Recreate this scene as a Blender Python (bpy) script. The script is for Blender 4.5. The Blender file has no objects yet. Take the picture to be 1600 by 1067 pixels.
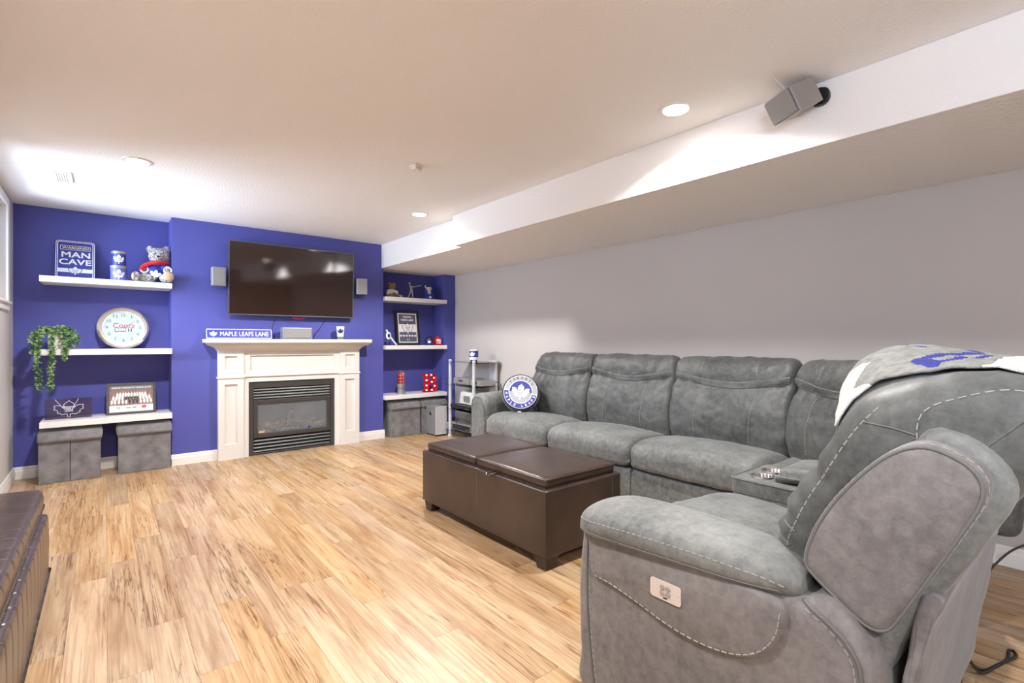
import bpy, bmesh, math, random
from mathutils import Vector, Matrix, noise
from mathutils.bvhtree import BVHTree
random.seed(7)
PI = math.pi
scene = bpy.context.scene
COL = scene.collection

# ------------------------------------------------------------------ camera
cd = bpy.data.cameras.new('camera'); cam = bpy.data.objects.new('camera', cd); COL.objects.link(cam)
cam.location = (0, 0, 1.22); cam.rotation_euler = (PI/2, 0, -math.atan2(635, 773))
cd.sensor_width = 36; cd.lens = 36*773/1600; cd.clip_start = 0.02
scene.camera = cam
# ------------------------------------------------------------------ sky, seen and felt only through the window
world = bpy.data.worlds.new('sky'); scene.world = world; world.use_nodes = True
bg = world.node_tree.nodes['Background']
bg.inputs[0].default_value = (0.72, 0.85, 1.0, 1); bg.inputs[1].default_value = 20.0
# ------------------------------------------------------------------ view
vs = scene.view_settings
vs.view_transform = 'Standard'; vs.look = 'None'; vs.gamma = 1; vs.use_curve_mapping = False
vs.exposure = 0.54
SPOT_W = 115.0
SPOT_COL = (1.0, 0.972, 0.955)

# ------------------------------------------------------------------ materials
def _nt(name):
    m = bpy.data.materials.new(name); m.use_nodes = True
    nt = m.node_tree; return m, nt, nt.nodes['Principled BSDF']
def _coord(nt, kind='Object'):
    return nt.nodes.new('ShaderNodeTexCoord').outputs[kind]
def _noise(nt, vec, scale, detail=3, rough=.55, dist=0):
    n = nt.nodes.new('ShaderNodeTexNoise'); n.inputs['Scale'].default_value = scale
    n.inputs['Detail'].default_value = detail; n.inputs['Roughness'].default_value = rough
    n.inputs['Distortion'].default_value = dist
    nt.links.new(vec, n.inputs['Vector']); return n.outputs[0]
def _ramp(nt, fac, stops):
    r = nt.nodes.new('ShaderNodeValToRGB'); e = r.color_ramp.elements
    while len(e) < len(stops): e.new(.5)
    for el, (p, c) in zip(e, stops): el.position = p; el.color = (*c, 1)
    nt.links.new(fac, r.inputs[0]); return r.outputs[0]
def _bump(nt, b, height, strength, dist=.01):
    n = nt.nodes.new('ShaderNodeBump'); n.inputs['Strength'].default_value = strength
    n.inputs['Distance'].default_value = dist
    nt.links.new(height, n.inputs['Height']); nt.links.new(n.outputs[0], b.inputs['Normal'])
def mat(name, c, rough=.5, metal=0, c2=None, ns=6, bump=None, spec=.5, sheen=0, emit=None, es=0, coat=0, detail=3, lo=.35, hi=.65):
    m, nt, b = _nt(name)
    b.inputs['Base Color'].default_value = (*c, 1); b.inputs['Roughness'].default_value = rough
    b.inputs['Metallic'].default_value = metal; b.inputs['Specular IOR Level'].default_value = spec
    if sheen: b.inputs['Sheen Weight'].default_value = sheen; b.inputs['Sheen Roughness'].default_value = .4
    if coat: b.inputs['Coat Weight'].default_value = coat; b.inputs['Coat Roughness'].default_value = .08
    v = None
    if c2 or bump: v = _coord(nt)
    if c2:
        nt.links.new(_ramp(nt, _noise(nt, v, ns, detail), [(lo, c), (hi, c2)]), b.inputs['Base Color'])
    if bump:
        _bump(nt, b, _noise(nt, v, bump[0], 3), bump[1], bump[2] if len(bump) > 2 else .004)
    if emit: b.inputs['Emission Color'].default_value = (*emit, 1); b.inputs['Emission Strength'].default_value = es
    return m
def glass_mat(name, tint=(1, 1, 1), rough=.02, ior=1.45, haze=0):
    m, nt, b = _nt(name); nt.nodes.remove(b)
    o = nt.nodes['Material Output']
    t = nt.nodes.new('ShaderNodeBsdfTransparent'); t.inputs[0].default_value = (*tint, 1)
    g = nt.nodes.new('ShaderNodeBsdfGlossy'); g.inputs['Roughness'].default_value = rough
    f = nt.nodes.new('ShaderNodeFresnel'); f.inputs[0].default_value = ior
    x = nt.nodes.new('ShaderNodeMixShader')
    nt.links.new(f.outputs[0], x.inputs[0]); nt.links.new(t.outputs[0], x.inputs[1]); nt.links.new(g.outputs[0], x.inputs[2])
    out = x.outputs[0]
    if haze:   # pale diffuse veil painted in for the reflection on the pane
        d = nt.nodes.new('ShaderNodeBsdfDiffuse'); d.inputs[0].default_value = (.62, .66, .72, 1)
        y = nt.nodes.new('ShaderNodeMixShader'); y.inputs[0].default_value = haze
        nt.links.new(out, y.inputs[1]); nt.links.new(d.outputs[0], y.inputs[2]); out = y.outputs[0]
    nt.links.new(out, o.inputs[0]); return m

M = {}
M['ceil'] = mat('ceiling_stipple', (.90, .885, .875), .9, bump=(75, .55, .006), spec=.2)
M['bulk'] = mat('bulkhead_stipple', (.88, .86, .85), .9, bump=(60, .5, .006), spec=.2)
M['grey'] = mat('greige_paint', (.50, .468, .448), .75, c2=(.515, .482, .462), ns=1.3, bump=(160, .08, .002), spec=.25)
M['lwall'] = mat('left_wall_paint', (.55, .52, .50), .75, bump=(160, .08, .002), spec=.25)
M['blue'] = mat('blue_paint', (.082, .090, .355), .55, c2=(.090, .098, .37), ns=1.5, bump=(150, .08, .002), spec=.3)
M['trim'] = mat('white_trim_paint', (.80, .78, .75), .4, bump=(30, .02))
M['mantel'] = mat('mantel_cream_paint', (.70, .678, .645), .42, bump=(30, .02))
M['shelfw'] = mat('white_shelf_lacquer', (.80, .79, .78), .35, bump=(30, .02))
M['black'] = mat('black_plastic', (.012, .012, .013), .35, bump=(200, .05, .001))
M['blackm'] = mat('matte_black', (.015, .014, .014), .8, bump=(90, .1, .002))
M['silver'] = mat('silver_plastic', (.40, .40, .41), .35, metal=.6, bump=(250, .04, .001))
M['grille'] = mat('speaker_grille', (.29, .29, .285), .6, metal=.3, bump=(900, .5, .002))
M['spkbody'] = mat('speaker_bronze_grey', (.33, .30, .275), .5, metal=.3, bump=(300, .05, .001))
M['chrome'] = mat('chrome', (.75, .75, .74), .15, metal=1, bump=(300, .02, .001))
M['alu'] = mat('brushed_aluminium', (.66, .66, .69), .35, metal=.35, bump=(300, .04, .001))
M['white'] = mat('white_print', (.83, .83, .84), .5, bump=(50, .02))
M['navy'] = mat('royal_blue_print', (.030, .040, .30), .45, bump=(50, .02))
M['dnavy'] = mat('dark_navy_print', (.016, .018, .085), .4, bump=(50, .02))
M['red'] = mat('red_enamel', (.55, .010, .014), .35, bump=(60, .02))
M['pink'] = mat('faded_red_print', (.60, .10, .12), .5, bump=(60, .02))
M['bulb'] = mat('warm_bulb', (.9, .8, .7), .3, emit=(1, .75, .6), es=1.6)
M['lens'] = mat('downlight_lens', (1, 1, 1), .4, emit=(1, .94, .86), es=40)
def suede(name, c1, c2, rough, sheen, big=4.0):
    m, nt, b = _nt(name); v = _coord(nt)
    n1 = _noise(nt, v, big, 4, .6, .15); n2 = _noise(nt, v, 34, 7, .72, .25)
    ad = nt.nodes.new('ShaderNodeMath'); ad.operation = 'MULTIPLY_ADD'; ad.inputs[1].default_value = .45
    nt.links.new(n1, ad.inputs[0]); h = nt.nodes.new('ShaderNodeMath'); h.operation = 'MULTIPLY'; h.inputs[1].default_value = .55
    nt.links.new(n2, h.inputs[0]); nt.links.new(h.outputs[0], ad.inputs[2])
    nt.links.new(_ramp(nt, ad.outputs[0], [(.33, c1), (.66, c2)]), b.inputs['Base Color'])
    b.inputs['Roughness'].default_value = rough; b.inputs['Specular IOR Level'].default_value = .45
    b.inputs['Sheen Weight'].default_value = sheen; b.inputs['Sheen Roughness'].default_value = .4
    _bump(nt, b, _noise(nt, v, 300, 3), .25, .002)
    return m
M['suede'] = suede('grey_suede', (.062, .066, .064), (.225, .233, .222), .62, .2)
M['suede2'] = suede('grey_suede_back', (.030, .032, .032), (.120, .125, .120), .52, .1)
M['suedep'] = suede('grey_suede_outside', (.095, .088, .088), (.225, .210, .206), .8, .2)
M['thread'] = mat('pale_stitching', (.30, .295, .275), .8, bump=(400, .2, .001))
M['pipe'] = mat('grey_piping', (.12, .12, .116), .7, bump=(300, .2, .001))
M['leather'] = mat('brown_leather', (.036, .023, .018), .30, c2=(.056, .035, .026), ns=5, bump=(190, .25, .002), spec=.55)
M['leatherb'] = mat('bench_leather', (.052, .034, .027), .24, c2=(.070, .046, .035), ns=5, bump=(120, .3, .002), spec=.6)
M['velvet'] = mat('grey_velvet', (.13, .125, .128), .75, c2=(.24, .232, .238), ns=11, bump=(240, .2, .002), sheen=.5, spec=.2, detail=6, lo=.3, hi=.7)
M['footwood'] = mat('dark_wood_foot', (.035, .022, .018), .4, bump=(80, .1, .002))
M['brownfoot'] = mat('brown_foot', (.16, .075, .035), .4, bump=(80, .1, .002))
M['screen'] = mat('tv_screen', (.026, .013, .010), .07, spec=.7, bump=(2, .002))  # brown base tone stands in for the reflected room
M['fbframe'] = mat('firebox_bronze', (.060, .055, .052), .45, metal=.3, bump=(200, .1, .001))
M['louver'] = mat('louver_metal', (.16, .165, .16), .35, metal=.5, bump=(200, .05, .001))
M['fbin'] = mat('firebox_liner', (.42, .44, .47), .5, c2=(.58, .60, .64), ns=4, bump=(20, .1))
M['log'] = mat('ceramic_log', (.28, .21, .16), .9, c2=(.75, .60, .45), ns=22, bump=(50, .8, .01), detail=5)
M['ember'] = mat('ember_bed', (.25, .23, .20), .9, c2=(.70, .65, .56), ns=40, bump=(60, .8, .01))
M['fbglass'] = glass_mat('fireplace_glass', (.92, .94, .96), .05, haze=.16)
M['glass'] = glass_mat('stand_glass', (.90, .95, .93), .01)
M['acrylic'] = glass_mat('acrylic_plate', (.62, .55, .62), .05, 1.6)
M['pane'] = glass_mat('window_glass', (.97, .98, 1), .01)
M['frost'] = mat('etched_white', (.72, .68, .74), .6, bump=(60, .05))
M['leaf'] = mat('ivy_leaf', (.05, .17, .04), .55, c2=(.40, .58, .24), ns=28, bump=(90, .2), lo=.40, hi=.62)
M['stem'] = mat('ivy_stem', (.10, .16, .05), .6, bump=(90, .2))
M['pot'] = mat('white_ceramic', (.74, .73, .70), .35, bump=(30, .03))
M['fur'] = mat('grey_fur', (.13, .12, .125), .95, c2=(.62, .58, .57), ns=75, bump=(130, .9, .01), detail=2, lo=.42, hi=.58)
M['sole'] = mat('tan_felt', (.52, .34, .20), .9, c2=(.62, .43, .28), ns=30, bump=(150, .3))
M['bfur'] = mat('brown_fur', (.22, .11, .04), .95, c2=(.42, .24, .10), ns=50, bump=(140, .9, .01))
M['cream'] = mat('cream_cloth', (.70, .66, .58), .9, bump=(120, .4))
M['jersey'] = mat('jersey_blue', (.018, .03, .34), .6, bump=(60, .4, .006))
M['bezel'] = mat('clock_champagne', (.62, .56, .50), .22, metal=.75, bump=(120, .03, .001))
M['clockface'] = mat('clock_face_ice', (.44, .58, .64), .4, c2=(.34, .49, .56), ns=18, bump=(60, .02))
M['inkgrey'] = mat('grey_ink', (.16, .17, .20), .5, bump=(60, .02))
M['photo'] = mat('team_photo_ground', (.22, .12, .10), .4, c2=(.30, .20, .17), ns=30, bump=(60, .02))
M['suit'] = mat('photo_dark_suit', (.05, .055, .07), .5, bump=(60, .02))
M['skin'] = mat('photo_face', (.55, .36, .28), .5, bump=(60, .02))
M['plate'] = mat('control_plate', (.62, .56, .52), .35, metal=.2, bump=(200, .03, .001))
M['knitg'] = mat('blanket_grey_knit', (.20, .205, .195), .95, c2=(.30, .30, .28), ns=40, bump=(220, .9, .006))
M['knitw'] = mat('blanket_white_knit', (.60, .59, .57), .95, bump=(220, .9, .006))
M['knitb'] = mat('blanket_blue_knit', (.025, .035, .26), .95, bump=(220, .9, .006))
M['cable'] = mat('black_cable', (.010, .010, .010), .4, bump=(100, .05))
M['wire'] = mat('white_wire', (.62, .60, .58), .5, bump=(100, .05))
M['subfloor'] = mat('subfloor', (.20, .12, .06), .9, bump=(30, .1))
M['rear'] = mat('rear_wall_paint', (.46, .34, .27), .75, bump=(160, .08, .002))
M['reddome'] = mat('red_lamp_dome', (.55, .012, .012), .12, coat=.6, bump=(40, .02))

def wood():
    m, nt, b = _nt('plank_laminate')
    oi = nt.nodes.new('ShaderNodeObjectInfo')
    tc = _coord(nt)
    off = nt.nodes.new('ShaderNodeVectorMath'); off.operation = 'MULTIPLY'; off.inputs[1].default_value = (37, 61, 0)
    nt.links.new(oi.outputs['Random'], off.inputs[0])
    add = nt.nodes.new('ShaderNodeVectorMath'); nt.links.new(tc, add.inputs[0]); nt.links.new(off.outputs[0], add.inputs[1])
    def mp(s):
        n = nt.nodes.new('ShaderNodeMapping'); n.inputs['Scale'].default_value = s
        nt.links.new(add.outputs[0], n.inputs[0]); return n.outputs[0]
    broad = _noise(nt, mp((11, 1.5, 1)), 1.0, 6, .66, .9)
    base = _ramp(nt, broad, [(.22, (.26, .140, .070)), (.38, (.405, .255, .140)), (.52, (.505, .355, .215)), (.70, (.585, .455, .31))])
    grain = _noise(nt, mp((85, 1.8, 1)), 1.0, 5, .65, .3)
    gcol = _ramp(nt, grain, [(.30, (.58, .46, .38)), (.55, (1, 1, 1))])
    mul = nt.nodes.new('ShaderNodeMix'); mul.data_type = 'RGBA'; mul.blend_type = 'MULTIPLY'; mul.inputs[0].default_value = .75
    nt.links.new(base, mul.inputs[6]); nt.links.new(gcol, mul.inputs[7])
    crack = _noise(nt, mp((24, .9, 1)), 1.0, 4, .6, .35)
    ccol = _ramp(nt, crack, [(.480, (1, 1, 1)), (.499, (.40, .28, .20)), (.503, (.40, .28, .20)), (.522, (1, 1, 1))])
    msk = _ramp(nt, _noise(nt, mp((4, 1.4, 1)), 1.0, 2), [(.42, (0, 0, 0)), (.56, (1, 1, 1))])
    mul2 = nt.nodes.new('ShaderNodeMix'); mul2.data_type = 'RGBA'; mul2.blend_type = 'MULTIPLY'
    nt.links.new(msk, mul2.inputs[0]); nt.links.new(mul.outputs[2], mul2.inputs[6]); nt.links.new(ccol, mul2.inputs[7])
    hsv = nt.nodes.new('ShaderNodeHueSaturation')
    r2 = nt.nodes.new('ShaderNodeMapRange'); r2.inputs[3].default_value = .84; r2.inputs[4].default_value = 1.10
    nt.links.new(oi.outputs['Random'], r2.inputs[0]); nt.links.new(r2.outputs[0], hsv.inputs['Value'])
    wn = nt.nodes.new('ShaderNodeTexWhiteNoise'); wn.noise_dimensions = '1D'; nt.links.new(oi.outputs['Random'], wn.inputs['W'])
    r3 = nt.nodes.new('ShaderNodeMapRange'); r3.inputs[3].default_value = .98; r3.inputs[4].default_value = 1.18
    nt.links.new(wn.outputs['Value'], r3.inputs[0]); nt.links.new(r3.outputs[0], hsv.inputs['Saturation'])
    nt.links.new(mul2.outputs[2], hsv.inputs['Color']); nt.links.new(hsv.outputs[0], b.inputs['Base Color'])
    b.inputs['Roughness'].default_value = .38; b.inputs['Specular IOR Level'].default_value = .5
    _bump(nt, b, grain, .12, .002)
    return m
M['wood'] = wood()

# ------------------------------------------------------------------ builders
WM = {}
def wm(o): return WM[o.name]
def tag(o, label=None, cat=None, group=None, kind=None):
    if label: o['label'] = label
    if cat: o['category'] = cat
    if group: o['group'] = group
    if kind: o['kind'] = kind
    return o
def T(name, label, cat, loc, rz=0, group=None):
    o = bpy.data.objects.new(name, None); COL.objects.link(o); o.empty_display_size = .05
    o.location = loc; o.rotation_euler = (0, 0, rz)
    WM[o.name] = Matrix.Translation(loc) @ Matrix.Rotation(rz, 4, 'Z')
    return tag(o, label, cat, group)
def link(name, me, m, parent=None, smooth=False, autos=None):
    o = bpy.data.objects.new(name, me); COL.objects.link(o)
    me.materials.clear(); me.materials.append(M[m] if isinstance(m, str) else m)
    if parent is not None: o.parent = parent; WM[o.name] = WM[parent.name].copy()
    else: WM[o.name] = Matrix.Identity(4)
    if smooth:
        me.polygons.foreach_set('use_smooth', [True]*len(me.polygons))
        if autos: me.set_sharp_from_angle(angle=math.radians(autos))
    me.update()
    return o
class B:
    def __init__(s): s.bm = bmesh.new()
    def _add(s, verts, faces, mtx=None):
        vs_ = [s.bm.verts.new(mtx @ Vector(v) if mtx else v) for v in verts]
        out = []
        for f in faces:
            try: out.append(s.bm.faces.new([vs_[i] for i in f]))
            except ValueError: pass
        return vs_, out
    def box(s, x0, x1, y0, y1, z0, z1, bev=0, mtx=None, seg=2):
        v = [(x, y, z) for z in (z0, z1) for y in (y0, y1) for x in (x0, x1)]
        f = [(0, 2, 3, 1), (4, 5, 7, 6), (0, 1, 5, 4), (2, 6, 7, 3), (0, 4, 6, 2), (1, 3, 7, 5)]
        _, fs = s._add(v, f, mtx)
        if bev:
            es = list({e for q in fs for e in q.edges})
            bmesh.ops.bevel(s.bm, geom=es, offset=bev, segments=seg, profile=.5, affect='EDGES')
        return s
    def prism(s, poly, plane, d0, d1, bev=0, mtx=None, seg=2):
        def P3(a, b, d): return {'xz': (a, d, b), 'yz': (d, a, b), 'xy': (a, b, d)}[plane]
        n = len(poly)
        v = [P3(a, b, d0) for a, b in poly] + [P3(a, b, d1) for a, b in poly]
        f = [tuple(range(n)), tuple(range(2*n-1, n-1, -1))] + [(i, i+n, (i+1) % n+n, (i+1) % n) for i in range(n)]
        _, fs = s._add(v, f, mtx)
        if bev:
            es = list({e for q in fs[:2] for e in q.edges})
            bmesh.ops.bevel(s.bm, geom=es, offset=bev, segments=seg, profile=.5, affect='EDGES')
        return s
    def lathe(s, prof, c=(0, 0, 0), n=24, mtx=None, cap=True):
        v = []; f = []
        for r, z in prof:
            for i in range(n):
                a = 2*PI*i/n; v.append((c[0]+r*math.cos(a), c[1]+r*math.sin(a), c[2]+z))
        for j in range(len(prof)-1):
            for i in range(n):
                k = (i+1) % n; f.append((j*n+i, j*n+k, (j+1)*n+k, (j+1)*n+i))
        if cap:
            f.append(tuple(range(n-1, -1, -1))); f.append(tuple((len(prof)-1)*n+i for i in range(n)))
        s._add(v, f, mtx); return s
    def tube(s, pts, r, n=8, closed=False, mtx=None):
        pts = [Vector(p) for p in pts]; m = len(pts); v = []; f = []
        up = Vector((0, 0, 1)); last = None
        for i, p in enumerate(pts):
            if closed: t = pts[(i+1) % m]-pts[i-1]
            else: t = pts[min(i+1, m-1)]-pts[max(i-1, 0)]
            t.normalize()
            if last is None:
                a = t.cross(up)
                if a.length < 1e-3: a = t.cross(Vector((1, 0, 0)))
            else: a = last - t*last.dot(t)
            a.normalize(); last = a; b = t.cross(a)
            for k in range(n):
                w = 2*PI*k/n; v.append(tuple(p+(a*math.cos(w)+b*math.sin(w))*r))
        for i in range(m if closed else m-1):
            j = (i+1) % m
            for k in range(n): l = (k+1) % n; f.append((i*n+k, i*n+l, j*n+l, j*n+k))
        if not closed: f.append(tuple(range(n-1, -1, -1))); f.append(tuple((m-1)*n+k for k in range(n)))
        s._add(v, f, mtx); return s
    def ell(s, c, r, u=16, w=10, mtx=None):
        r = (r, r, r) if not hasattr(r, '__len__') else r
        mm = Matrix.Translation(c) @ Matrix.Diagonal((*r, 1))
        if mtx: mm = mtx @ mm
        bmesh.ops.create_uvsphere(s.bm, u_segments=u, v_segments=w, radius=1, matrix=mm); return s
    def raw(s, v, f, mtx=None): s._add(v, f, mtx); return s
    def mesh(s, name, xf=None, flip=True):
        if xf: bmesh.ops.transform(s.bm, matrix=xf, verts=s.bm.verts)
        if flip: bmesh.ops.recalc_face_normals(s.bm, faces=s.bm.faces)
        me = bpy.data.meshes.new(name); s.bm.to_mesh(me); s.bm.free(); return me
    def build(s, name, m, parent=None, local=False, smooth=False, autos=40, loc=None, flip=True):
        xf = None
        if parent is not None and not local: xf = wm(parent).inverted()
        if loc is not None and parent is None: xf = Matrix.Translation(loc).inverted()
        o = link(name, s.mesh(name, xf, flip), m, parent, smooth, autos)
        if loc is not None and parent is None: o.location = loc; WM[o.name] = Matrix.Translation(loc)
        return o
def struct(o): o['kind'] = 'structure'; return o

def cat_rom(P, n, closed=True):
    P = [Vector(p) for p in P]; m = len(P); out = []
    cnt = m if closed else m-1
    raw = []
    for i in range(cnt):
        if closed: a, b, c, d = P[i-1], P[i], P[(i+1) % m], P[(i+2) % m]
        else: a, b, c, d = P[max(i-1, 0)], P[i], P[i+1], P[min(i+2, m-1)]
        for k in range(12):
            t = k/12
            raw.append(.5*((2*b)+(c-a)*t+(2*a-5*b+4*c-d)*t*t+(3*b-a-3*c+d)*t**3))
    if closed: raw.append(raw[0].copy())
    else: raw.append(P[-1].copy())
    L = [0]
    for i in range(1, len(raw)): L.append(L[-1]+(raw[i]-raw[i-1]).length)
    tot = L[-1]; j = 0
    for k in range(n):
        s = tot*k/(n if closed else n-1)
        while j < len(L)-2 and L[j+1] < s: j += 1
        w = (s-L[j])/max(L[j+1]-L[j], 1e-9)
        out.append(raw[j].lerp(raw[j+1], w))
    return out
def loft(name, prof, A, axis, e1, L, r, m, parent, bulge=0.0, n=64, mid=14, wr=0.0, disp=None, sm=True, sc=None, dome=.25, post=None):
    """soft body: closed profile in (e1, z), swept along axis with rounded ends"""
    A = Vector(A); axis = Vector(axis).normalized(); e1 = Vector(e1).normalized(); e2 = Vector((0, 0, 1))
    pr = cat_rom([(p[0], p[1], 0) for p in prof], n) if sm else [Vector((p[0], p[1], 0)) for p in prof]
    n = len(pr)
    area = sum(pr[i-1].x*pr[i].y-pr[i].x*pr[i-1].y for i in range(n))
    sg = 1 if area > 0 else -1
    nr = []
    for i in range(n):
        t = pr[(i+1) % n]-pr[i-1]; t.normalize(); nr.append(Vector((t.y, -t.x, 0))*sg)
    cen = sum(pr, Vector())/n
    st = []
    for k in range(6):
        th = PI/2*k/5; st.append((r*(1-math.sin(th)), r*(1-math.cos(th)) ))   # (t, inset) from rim inward reversed below
    st = [(r*(1-math.cos(PI/2*k/6)), r*(1-math.sin(PI/2*k/6))) for k in range(7)]
    ts = list(st) + [(r+(L-2*r)*k/mid, 0) for k in range(1, mid)] + [(L-t, i) for t, i in reversed(st)]
    V = []; F = []
    for t, ins in ts:
        w = t/L
        bl = bulge*math.sin(PI*w)**.6 if 0 < w < 1 else 0
        for i in range(n):
            p = pr[i]+nr[i]*(bl-ins)
            if sc: p = cen+(p-cen)*sc(w)
            if disp: p = p+nr[i]*disp(w, i/n, pr[i].x, pr[i].y)
            q = A+axis*t+e1*p.x+e2*p.y
            if wr:
                nn = noise.noise(q*9)*.6+noise.noise(q*23)*.4
                q = q+(e1*nr[i].x+e2*nr[i].y)*nn*wr
            if post: q = post(q, w)
            V.append(q)
    S = len(ts)
    for j in range(S-1):
        for i in range(n):
            k = (i+1) % n; F.append((j*n+i, j*n+k, (j+1)*n+k, (j+1)*n+i))
    for end in (0, S-1):
        ring = [end*n+i for i in range(n)]
        c3 = sum((V[i] for i in ring), Vector())/n
        out = -axis if end == 0 else axis
        for q, s_ in enumerate((.75, .5, .25)):
            base = len(V)
            for i in range(n):
                V.append(c3+(V[ring[i]-0 if q == 0 else end*n+i]-c3)*s_+out*r*dome*(1-s_*s_))
            new = [base+i for i in range(n)]
            for i in range(n):
                k = (i+1) % n; F.append((ring[i], ring[k], new[k], new[i]))
            ring = new
        V.append(c3+out*r*dome); ci = len(V)-1
        for i in range(n): F.append((ring[i], ring[(i+1) % n], ci))
    b = B(); b.raw([tuple(v) for v in V], F)
    bmesh.ops.recalc_face_normals(b.bm, faces=b.bm.faces)
    bvh = BVHTree.FromBMesh(b.bm)
    o = b.build(name, m, parent, smooth=True, autos=None)
    return o, bvh
def cast(bvh, p, d, off=.0015):
    d = Vector(d).normalized(); p = Vector(p)
    h = bvh.ray_cast(p-d*.6, d, 1.6)
    if h[0] is None: return None
    nn = h[1]
    if nn.dot(d) > 0: nn = -nn
    return h[0]+nn*off, nn
def stitch(bvh, pts, d, parent, dash=.011, gap=.007, r=.0016, m='thread', name='stitching', n=None, off=.0012):
    raw = cat_rom(pts, 120, False); L = sum((raw[i+1]-raw[i]).length for i in range(119))
    cnt = max(2, int(L/(dash+gap))); b = B(); got = False
    fine = cat_rom(pts, cnt*3+1, False)
    for i in range(cnt):
        a = cast(bvh, fine[3*i], d, off); c = cast(bvh, fine[3*i+2], d, off)
        if not a or not c or (a[0]-c[0]).length > dash*4: continue
        t = (c[0]-a[0]); nn = a[1]; s_ = t.cross(nn)
        if s_.length < 1e-6: continue
        s_.normalize(); got = True
        v = []
        for p in (a[0], c[0]):
            v += [p-s_*r-nn*r, p+s_*r-nn*r, p+s_*r*.6+nn*r*.7, p-s_*r*.6+nn*r*.7]
        b.raw([tuple(x) for x in v], [(0, 1, 5, 4), (1, 2, 6, 5), (2, 3, 7, 6), (3, 0, 4, 7), (0, 3, 2, 1), (4, 5, 6, 7)])
    if got: return b.build(name, m, parent)
def piping(bvh, pts, d, parent, r=.005, m='pipe', name='piping', n=60, off=.001, closed=False):
    raw = cat_rom(pts, n, closed); P = []
    for p in raw:
        c = cast(bvh, p, d, off)
        if c: P.append(c[0])
    if len(P) > 2: return B().tube(P, r, 6, closed).build(name, m, parent, smooth=True, autos=None)
def band(bvh, lo, hi, d, parent, m, name, n=40, off=.008, w=6):
    lo = cat_rom(lo, n, False); hi = cat_rom(hi, n, False); V = []; F = []
    keep = [i for i in range(n) if all(cast(bvh, lo[i].lerp(hi[i], k/w), d, 0) for k in range(w+1))]
    lo = [lo[i] for i in keep]; hi = [hi[i] for i in keep]; n = len(keep)
    for i in range(n):
        for k in range(w+1):
            p = lo[i].lerp(hi[i], k/w); c = cast(bvh, p, d, 0)
            h = off*(math.sin(PI*k/w)**.15 if 0 < k < w else -.4)
            V.append(tuple(c[0]+c[1]*h))
    for i in range(n-1):
        for k in range(w): F.append((i*(w+1)+k, (i+1)*(w+1)+k, (i+1)*(w+1)+k+1, i*(w+1)+k+1))
    return B().raw(V, F).build(name, m, parent, smooth=True, autos=None)

# flat print helpers: local 2D (a right, b up, d towards the viewer) placed by a frame
def frame3(o, right, up):
    r = Vector(right).normalized(); u = Vector(up).normalized(); nn = r.cross(u)
    return Matrix(((r.x, u.x, nn.x, o[0]), (r.y, u.y, nn.y, o[1]), (r.z, u.z, nn.z, o[2]), (0, 0, 0, 1)))
_tc = {}
def text_geo(s, bold=0.0):
    k = (s, bold)
    if k in _tc: return _tc[k]
    cu = bpy.data.curves.new('t', 'FONT'); cu.body = s; cu.extrude = 0; cu.resolution_u = 3
    ob = bpy.data.objects.new('t', cu); COL.objects.link(ob)
    dg = bpy.context.evaluated_depsgraph_get(); me = bpy.data.meshes.new_from_object(ob.evaluated_get(dg))
    v = [tuple(p.co) for p in me.vertices]; f = [tuple(p.vertices) for p in me.polygons]
    bpy.data.objects.remove(ob); bpy.data.curves.remove(cu); bpy.data.meshes.remove(me)
    xs = [p[0] for p in v]; ys = [p[1] for p in v]
    bb = (min(xs), max(xs), min(ys), max(ys)); _tc[k] = (v, f, bb); return _tc[k]
def add_text(b, s, x, y, w, h, fr, d=.001, bold=.0, rot=0, wrap=None):
    """text fitted into a w x h box centred on (x, y) of frame fr"""
    v, f, (x0, x1, y0, y1) = text_geo(s)
    k = bold*1.1      # heavier strokes: shifted overlays of the glyph outlines
    sx = w/(x1-x0+2*k); sy = h/(y1-y0+2*k); ca, sa = math.cos(rot), math.sin(rot)
    for e, (ox, oy) in enumerate(((-k, -k), (k, -k), (-k, k), (k, k)) if k else ((0, 0),)):
        out = []
        for p in v:
            a = (p[0]-(x0+x1)/2+ox)*sx; c = (p[1]-(y0+y1)/2+oy)*sy
            q = (x+a*ca-c*sa, y+a*sa+c*ca, d+e*.00008)
            out.append(wrap(q) if wrap else tuple(fr @ Vector(q)))
        b.raw(out, f)
    return b
LEAF_R = [(0, 1.0), (.06, .90), (.17, .82), (.215, .70), (.175, .52), (.24, .56), (.32, .66), (.46, .70), (.60, .68), (.555, .55), (.61, .44), (.48, .37), (.43, .28), (.47, .19), (.35, .165), (.29, .06), (.16, .11), (.055, .08), (.05, -.11)]
LEAF = LEAF_R + [(-a, c) for a, c in reversed(LEAF_R[1:])]
def add_leaf(b, x, y, h, fr, d0=0, d1=.001, wrap=None, rot=0, w=1.0):
    k = h/1.12; ca, sa = math.cos(rot), math.sin(rot)
    P = [((a*ca*w-(c-.44)*sa)*k+x, (a*sa*w+(c-.44)*ca)*k+y) for a, c in LEAF]
    t = bmesh.new(); vv = [t.verts.new((a, c, d1)) for a, c in P]; t.faces.new(vv)
    if wrap:
        for q in range(-4, 5):
            g = list(t.verts)+list(t.edges)+list(t.faces)
            bmesh.ops.bisect_plane(t, geom=g, plane_co=(x+q*h*.14, 0, 0), plane_no=(1, 0, 0))
    bmesh.ops.triangulate(t, faces=t.faces)
    t.verts.index_update()
    V = [tuple(v.co) for v in t.verts]; F = [tuple(v.index for v in f.verts) for f in t.faces]; t.free()
    b.raw([wrap(v) for v in V] if wrap else [tuple(fr @ Vector(v)) for v in V], F); return b
def add_rect(b, x0, x1, y0, y1, fr, d0, d1): b.box(x0, x1, y0, y1, d0, d1, mtx=fr); return b
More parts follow.
